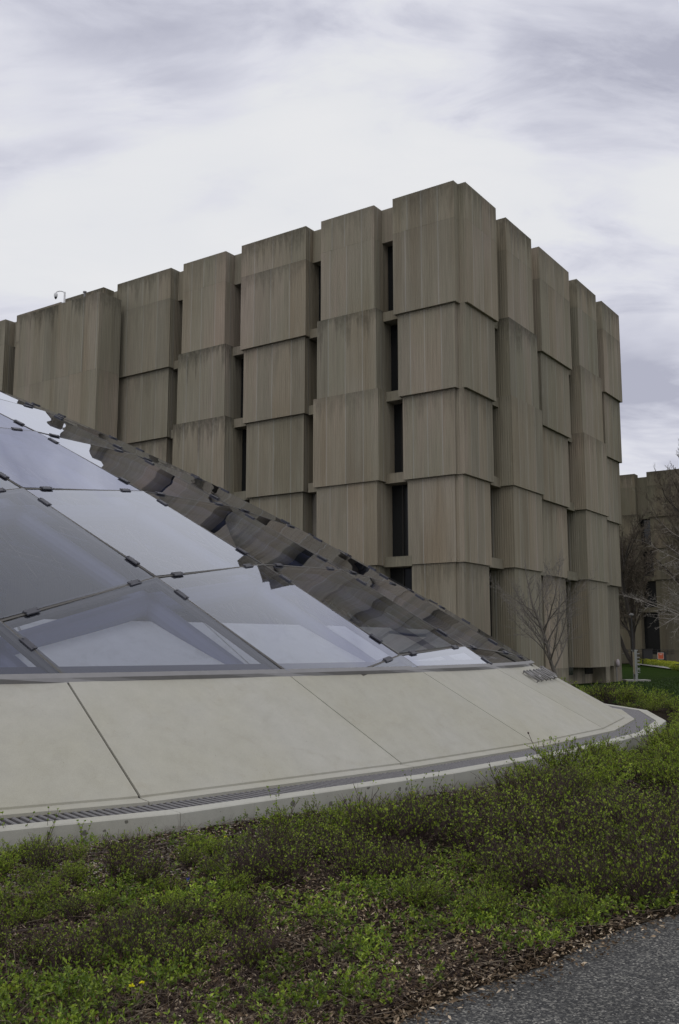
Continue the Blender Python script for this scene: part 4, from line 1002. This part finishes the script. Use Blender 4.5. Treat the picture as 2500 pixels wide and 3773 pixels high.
# hoses, scraps
def hose(name, pl, lab):
    pts = []
    for px, py in pl: x, y = at(px, py); pts.append((x, y, float(ter(x, y)) + 0.014))
    o = MB().tube(pts, 0.0105, 8).obj(name, M['pipe'], None, smooth=True); tag(o, lab, 'hose')
hose('irrigation_hose', [(150, 3225), (265, 3195), (360, 3176), (480, 3152), (620, 3133), (700, 3118), (780, 3104), (930, 3088), (1080, 3068)], 'brown irrigation hose half buried in mulch parallel to the kerb')
hose('irrigation_hose', [(-120, 3500), (0, 3471), (80, 3456), (170, 3447), (260, 3440)], 'brown irrigation hose at the left edge nearer to the camera')
def scrap(name, px, py, sx, sy, m, lab, cat, h=0.02):
    x, y = at(px, py); z = float(ter(x, y)) + 0.012; pts = []; k = 9
    for j in range(k): a = j * 2 * math.pi / k; rr_ = random.uniform(.75, 1.1); pts.append((x + math.cos(a) * sx * rr_, y + math.sin(a) * sy * rr_))
    top = [(p[0] + random.uniform(-.002, .002), p[1], z + h * random.uniform(.5, 1)) for p in pts]; V = [(p[0], p[1], z) for p in pts] + top + [(x, y, z + h * .6)]
    Fs = [(j, (j + 1) % k, k + (j + 1) % k, k + j) for j in range(k)] + [(k + j, k + (j + 1) % k, 2 * k) for j in range(k)] + [tuple(range(k))[::-1]]
    tag(mk(name, V, Fs, M[m]), lab, cat)
scrap('litter_scrap', 1160, 3748, 0.013, 0.02, 'paper', 'crumpled pale scrap lying among dead leaves at the bottom edge', 'litter', 0.03)
scrap('plastic_scrap', 690, 3270, 0.011, 0.010, 'blue', 'small bright blue plastic scrap among green sprouts', 'litter', 0.03)
# ------------------------------------------------------------------ bare trees
def grow_tree(rg, base, H, trunk_h, levels, r0, spread, nb, up=0.25, droop=0.0, wob=0.12, lean=(0, 0, 1), stems=1, lens=None, rmin=0.0035):
    lists = {0: MB(), 1: MB(), 2: MB()}
    def br(p, d, L, r, lv):
        n = 6 if lv < 2 else (4 if lv < 3 else 3); pts = [p]; rad = [r]; ds = []
        for k in range(n):
            d = (d + Vector((rg.gauss(0, wob), rg.gauss(0, wob), rg.gauss(0, wob * .6) + up * .12 - droop * .10 * (k / n)))).normalized(); pts.append(pts[-1] + d * L / n); rad.append(r * (1 - (k + 1) / n * (.72 if lv else .45))); ds.append(d.copy())
        lists[min(lv, 2)].tube(pts, rad, 6 if lv == 0 else (4 if lv == 1 else 3), False)
        if lv >= levels: return
        m_n = nb[lv]; t0 = trunk_h / L if lv == 0 else 0.18
        for k in range(m_n):
            t = t0 + (1 - t0) * (k + rg.random() * .8) / m_n; t = min(t, .98); i = int(t * n); f = t * n - i; q_ = pts[i].lerp(pts[min(i + 1, n)], f); dd = ds[min(i, n - 1)]
            a = rg.uniform(0, 6.283); o = dd.orthogonal().normalized(); o2 = dd.cross(o); side = o * math.cos(a) + o2 * math.sin(a); ang = rg.uniform(.45, .95) * spread
            nd = (dd * math.cos(ang) + side * math.sin(ang)).normalized(); nd.z += up * .35 ; nd.normalize()
            l2 = L * (lens[lv] if lens else .5) * (1 - .45 * t if lv == 0 else 1 - .5 * t) * rg.uniform(.7, 1.15)
            br(q_, nd, l2, max(rad[i] * rg.uniform(.42, .62), rmin), lv + 1)
        br(pts[-1], ds[-1], L * .35, rad[-1], lv + 1)
    for s0 in range(stems):
        a = s0 * 2 * math.pi / max(stems, 1) + .6; ld = Vector(lean) + (Vector((math.cos(a), math.sin(a), 0)) * .38 if stems > 1 else Vector((0, 0, 0)))
        br(Vector(base), ld.normalized(), H, r0, 0)
    return lists
def tree(name, lab, base, mats, seed, **k):
    rt = root(name, base, lab, 'tree', None); L_ = grow_tree(random.Random(seed), base, **k)
    L_[0].obj('trunk', M[mats[0]], rt, smooth=True); L_[1].obj('branches', M[mats[1]], rt, smooth=True); L_[2].obj('twigs', M[mats[2]], rt)
    return rt
tree('bare_tree', 'small leafless young tree with fanning pale twigs standing before the library corner', (7.85, 34.6, 0), ('bark', 'bark', 'barkmid'), 5, H=3.3, trunk_h=0.85, levels=4, r0=0.075, spread=1.1, nb=[16, 8, 6, 4], up=0.42, wob=0.10, lens=[0.95, .48, .45, .45], rmin=0.0055)
tree('bare_tree', 'large dark multi-stemmed leafless tree standing before the far library wing', (25.8, 84.5, 0), ('barkdark', 'barkdark', 'twigbrown'), 11, H=10.0, trunk_h=2.2, levels=4, r0=0.18, spread=.95, nb=[14, 11, 10, 7], up=0.2, wob=0.13, stems=3, lens=[.6, .5, .45, .5], rmin=0.015)
tree('bare_tree', 'tall leafless tree at the right edge with crown reaching above the far wing', (32.8, 88, 0), ('barkdark', 'barkdark', 'twigbrown'), 21, H=14.5, trunk_h=3.2, levels=4, r0=0.32, spread=1.0, nb=[16, 10, 9, 8], up=0.15, wob=0.13, lens=[.65, .5, .45, .5], rmin=0.015)
tree('bare_tree', 'nearer leafless tree outside the right edge with long pale drooping branches reaching in', (18.7, 47, 0), ('bark', 'barkpale', 'barkpale'), 31, H=6.5, trunk_h=1.2, levels=4, r0=0.13, spread=1.25, nb=[24, 10, 7, 5], up=0.12, droop=.6, wob=0.10, lens=[.85, .45, .42, .45], rmin=0.008)
tree('bare_tree', 'leafless tree with dark limbs seen behind the pale drooping branches', (27.5, 66, 0), ('barkdark', 'barkdark', 'twigbrown'), 43, H=10.5, trunk_h=1.8, levels=4, r0=0.26, spread=1.05, nb=[20, 12, 10, 8], up=0.1, wob=0.14, lens=[.8, .5, .45, .5], rmin=0.013)
# ------------------------------------------------------------------ lawn furniture
bx_, by_ = 14.82, 48.2
st = root('steel_standpipe', (bx_, by_, 0), 'shiny steel standpipe with short side outlets on a square pad in the lawn', 'standpipe')
MB().box(bx_ - .6, bx_ + .6, by_ - .45, by_ + .45, -0.03, 0.055).obj('concrete_pad', M['pathconc'], st)
def cyl(p0, p1, r, n=14): return MB().tube([p0, p1], r, n)
cyl((bx_, by_, .055), (bx_, by_, 1.5), .105, 18).obj('pipe', M['steel'], st, smooth=False)
for z, r in ((1.47, .15), (.27, .13)): cyl((bx_, by_, z), (bx_, by_, z + .06), r, 18).obj('flange', M['steel'], st)
MB().box(bx_ - .125, bx_ - .06, by_ - .11, by_ - .03, .35, 1.42).obj('cover_plate', M['brass'], st)
MB().box(bx_ + .03, bx_ + .055, by_ - .125, by_ - .09, .4, 1.4).obj('riser', M['steel'], st)
for z in (1.33, 1.15, .97, .78, .60, .53, .41):
    o = cyl((bx_ + .09, by_ - .02, z), (bx_ + .22, by_ - .02, z), .022, 8).obj('outlet', M['steel'], st)
    cyl((bx_ + .2, by_ - .02, z - .03), (bx_ + .2, by_ - .02, z + .035), .03, 8).obj('cap', M['steel'], o)
def bench(x, y, lab, a):
    rt = root('bench', (x, y, 0), lab, 'bench'); ca, sa = math.cos(a), math.sin(a)
    def bb(x0, x1, y0, y1, z0, z1):
        r = lambda px, py, z: (x + px * ca - py * sa, y + px * sa + py * ca, z); q_ = MB(); q_.hexa([r(x0, y0, z0), r(x1, y0, z0), r(x1, y1, z0), r(x0, y1, z0)], [r(x0, y0, z1), r(x1, y0, z1), r(x1, y1, z1), r(x0, y1, z1)]); return q_
    for k in range(4): bb(-.85, .85, -.24 + k * .125, -.135 + k * .125, .44, .485).obj('slat', M['black'], rt)
    for lx in (-.6, .52): bb(lx, lx + .09, -.22, .22, -.03, .435).obj('leg', M['black'], rt)
bench(29.6, 92.0, 'black slatted bench at the far end of the yellow hedge', -.25)
bench(24.75, 68.3, 'black slatted bench cut by the right edge beside the yellow hedge', -.25)
hp = [Vector((30.4, 96.6, 0)), Vector((28.9, 88, 0)), Vector((27.4, 79, 0)), Vector((25.3, 72.0, 0)), Vector((25.1, 70.2, 0))]
nh = 15000; k = RNG.random(nh) * 3.999; ii = k.astype(int); f = (k - ii)[:, None]; HA = np.array([p[:] for p in hp]); base = HA[ii] * (1 - f) + HA[ii + 1] * f
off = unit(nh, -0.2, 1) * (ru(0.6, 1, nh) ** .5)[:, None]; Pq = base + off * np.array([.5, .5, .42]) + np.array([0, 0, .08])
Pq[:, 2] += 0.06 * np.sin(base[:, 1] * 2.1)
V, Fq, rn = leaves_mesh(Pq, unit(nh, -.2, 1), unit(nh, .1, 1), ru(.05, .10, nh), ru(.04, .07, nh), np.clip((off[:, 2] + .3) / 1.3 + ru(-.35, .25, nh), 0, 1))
hr = root('flowering_hedge', hp[2][:], 'long low yellow flowering hedge between lawn and pale path', 'hedge'); mk('foliage', V, Fq, M['leafyel'], hr, attrs={'rnd': rn}, kind=None)
# lamp post, sign, planter, railing, low wall
lx, ly = 24.46, 80.0
lm_ = root('lamp_post', (lx, ly, 0), 'slim dark lamp post standing before the big tree by the library wing', 'lamp post')
cyl((lx, ly, -.03), (lx, ly, 4.25), .05, 8).obj('pole', M['black'], lm_); MB().tube([(lx, ly, 4.25), (lx, ly, 4.32), (lx, ly, 4.42), (lx, ly, 4.48)], [.06, .2, .2, .04], 10).obj('lamp_head', M['sill'], lm_)
sx, sy = 30.1, 90.0
sg_ = root('sandwich_board', (sx, sy, 0.06), 'orange sandwich board sign with white border standing on the pale path', 'sign')
MB().box(sx - .29, sx + .29, sy, sy + .02, .55, 1.16).obj('board_border', M['paper'], sg_)
MB().box(sx - .25, sx + .25, sy - .014, sy - .004, .59, 1.12).obj('board_face', M['orange'], sg_)
for z0, x0, x1 in ((1.0, -.13, .0), (1.02, .03, .15), (.95, -.1, .12)): MB().box(sx + x0, sx + x1, sy - .022, sy - .016, z0, z0 + .035).obj('lettering_stroke', M['paper'], sg_)
for dx in (-.27, .24): MB().box(sx + dx, sx + dx + .03, sy + .02, sy + .06, .06, .55).obj('leg', M['black'], sg_)
MB().box(sx + .32, sx + .5, sy - .1, sy + .3, .06, 1.2).obj('rear_frame', M['black'], sg_)
px_, py_ = 30.7, 95.5
pb = root('planter_box', (px_, py_, 0.06), 'dark square planter box before the far wing wall', 'planter'); MB().box(px_ - .45, px_ + .45, py_, py_ + .5, .06, 1.5).obj('box', M['black'], pb); MB().box(px_ - .5, px_ + .5, py_ - .04, py_ + .54, 1.44, 1.52).obj('rim', M['bronze'], pb)
lw = root('low_wall', (31, 96.6, 0.06), 'low grey concrete wall with dark railing in front of the wing', 'low wall'); MB().box(28.2, 38, 96.6, 96.9, .06, .95).obj('wall', M['wingconc'], lw)
for z in (.98, 1.2, 1.4): MB().box(28.0, 38, 96.62, 96.66, z, z + .03).obj('rail', M['black'], lw)
for k in range(11): MB().box(28 + k, 28.05 + k, 96.6, 96.65, .9, 1.42).obj('post', M['black'], lw)
# bicycles and rack
def bike(x, y, a, col, lab):
    rt = root('bicycle', (x, y, 0.06), lab, 'bicycle'); ca, sa = math.cos(a), math.sin(a); P_ = lambda px, z, py=0: (x + px * ca - py * sa, y + px * sa + py * ca, z + .06)
    m = simple('bicycle paint', col, .4)
    for cx in (-.5, .5):
        pts = [P_(cx + .33 * math.cos(t), .34 + .33 * math.sin(t)) for t in np.linspace(0, 2 * math.pi, 17)]; wh = MB().tube(pts, .022, 5, False).obj('wheel', M['black'], rt)
        q_ = MB()
        for t in range(6): q_.tube([P_(cx, .34), P_(cx + .32 * math.cos(t * 1.047), .34 + .32 * math.sin(t * 1.047))], .004, 3)
        q_.obj('spokes', M['steel'], wh)
    q_ = MB()
    for a_, b_ in (((-.5, .34), (-.08, .32)), ((-.08, .32), (-.18, .82)), ((-.18, .78), (.32, .80)), ((-.08, .32), (.34, .74)), ((-.5, .34), (-.17, .76)), ((.31, .88), (.5, .34))): q_.tube([P_(*a_), P_(*b_)], .02, 6)
    q_.obj('frame', m, rt); MB().tube([P_(-.3, .86), P_(-.18, .88), P_(-.06, .86)], [.05, .06, .025], 6).obj('saddle', M['black'], rt)
    MB().tube([P_(.3, .95, -.24), P_(.34, .98, 0), P_(.3, .95, .24)], .016, 6).obj('handlebar', M['steel'], rt)
for n_, (dx, dy, a, col, lab) in enumerate([(28.0, 98.0, 1.9, (.03, .03, .04), 'black parked bicycle closest to the library corner'), (28.55, 98.3, 1.2, (.35, .36, .38), 'silver parked bicycle second from the library corner'), (29.1, 97.9, 1.5, (.05, .06, .09), 'dark blue parked bicycle in the middle of the rack'), (29.6, 98.4, 1.1, (.02, .02, .02), 'black parked bicycle with saddle turned away left of the standpipe'), (31.2, 98.4, 1.3, (.03, .03, .45), 'bright blue parked bicycle right of the standpipe'), (31.8, 98.2, 1.7, (.3, .3, .3), 'grey parked bicycle farthest to the right of the rack')]): bike(dx, dy, a, col, lab)
rk = root('bicycle_rack', (29.5, 98.1, .06), 'low steel rail rack holding the parked bicycles', 'bicycle rack'); q_ = MB()
q_.tube([(27.5, 98.1, .06), (27.5, 98.1, .85), (32.3, 98.1, .85), (32.3, 98.1, .06)], .03, 6); q_.obj('rail', M['sill'], rk)
# roof things
cu, cv = W(-20.35, -1.5)[:2]
cm = root('security_camera', (cu, cv, FT), 'white security camera hanging from a curved arm on the projecting bay roof', 'camera')
cyl((cu, cv, FT), (cu, cv, FT + .62), .045, 10).obj('pole', M['white'], cm)
MB().box(cu - .12, cu + .12, cv - .12, cv + .12, FT, FT + .05).obj('base_plate', M['sill'], cm)
arc = [(cu - .0 - .22 * (1 - math.cos(t)) , cv, FT + .55 + .12 * math.sin(t)) for t in np.linspace(0, 2.8, 8)]
MB().tube(arc, .025, 8).obj('arm', M['white'], cm); ex, ez = arc[-1][0], arc[-1][2]
MB().tube([(ex, cv, ez), (ex, cv, ez - .06), (ex, cv, ez - .16), (ex, cv, ez - .22)], [.03, .09, .09, .07], 12).obj('housing', M['white'], cm)
MB().tube([(ex, cv, ez - .22), (ex, cv, ez - .28), (ex, cv, ez - .33)], [.07, .055, .015], 12).obj('dome_lens', M['black'], cm)
vu, vvv = W(-18.95, -1.45)[:2]; vr_ = root('roof_vent', (vu, vvv, FT), 'small dark vent stub on the projecting bay roof right of the camera', 'roof vent')
cyl((vu, vvv, FT), (vu, vvv, FT + .3), .05, 8).obj('pipe', M['sill'], vr_); cyl((vu, vvv, FT + .3), (vu, vvv, FT + .36), .09, 8).obj('cap', M['sill'], vr_)
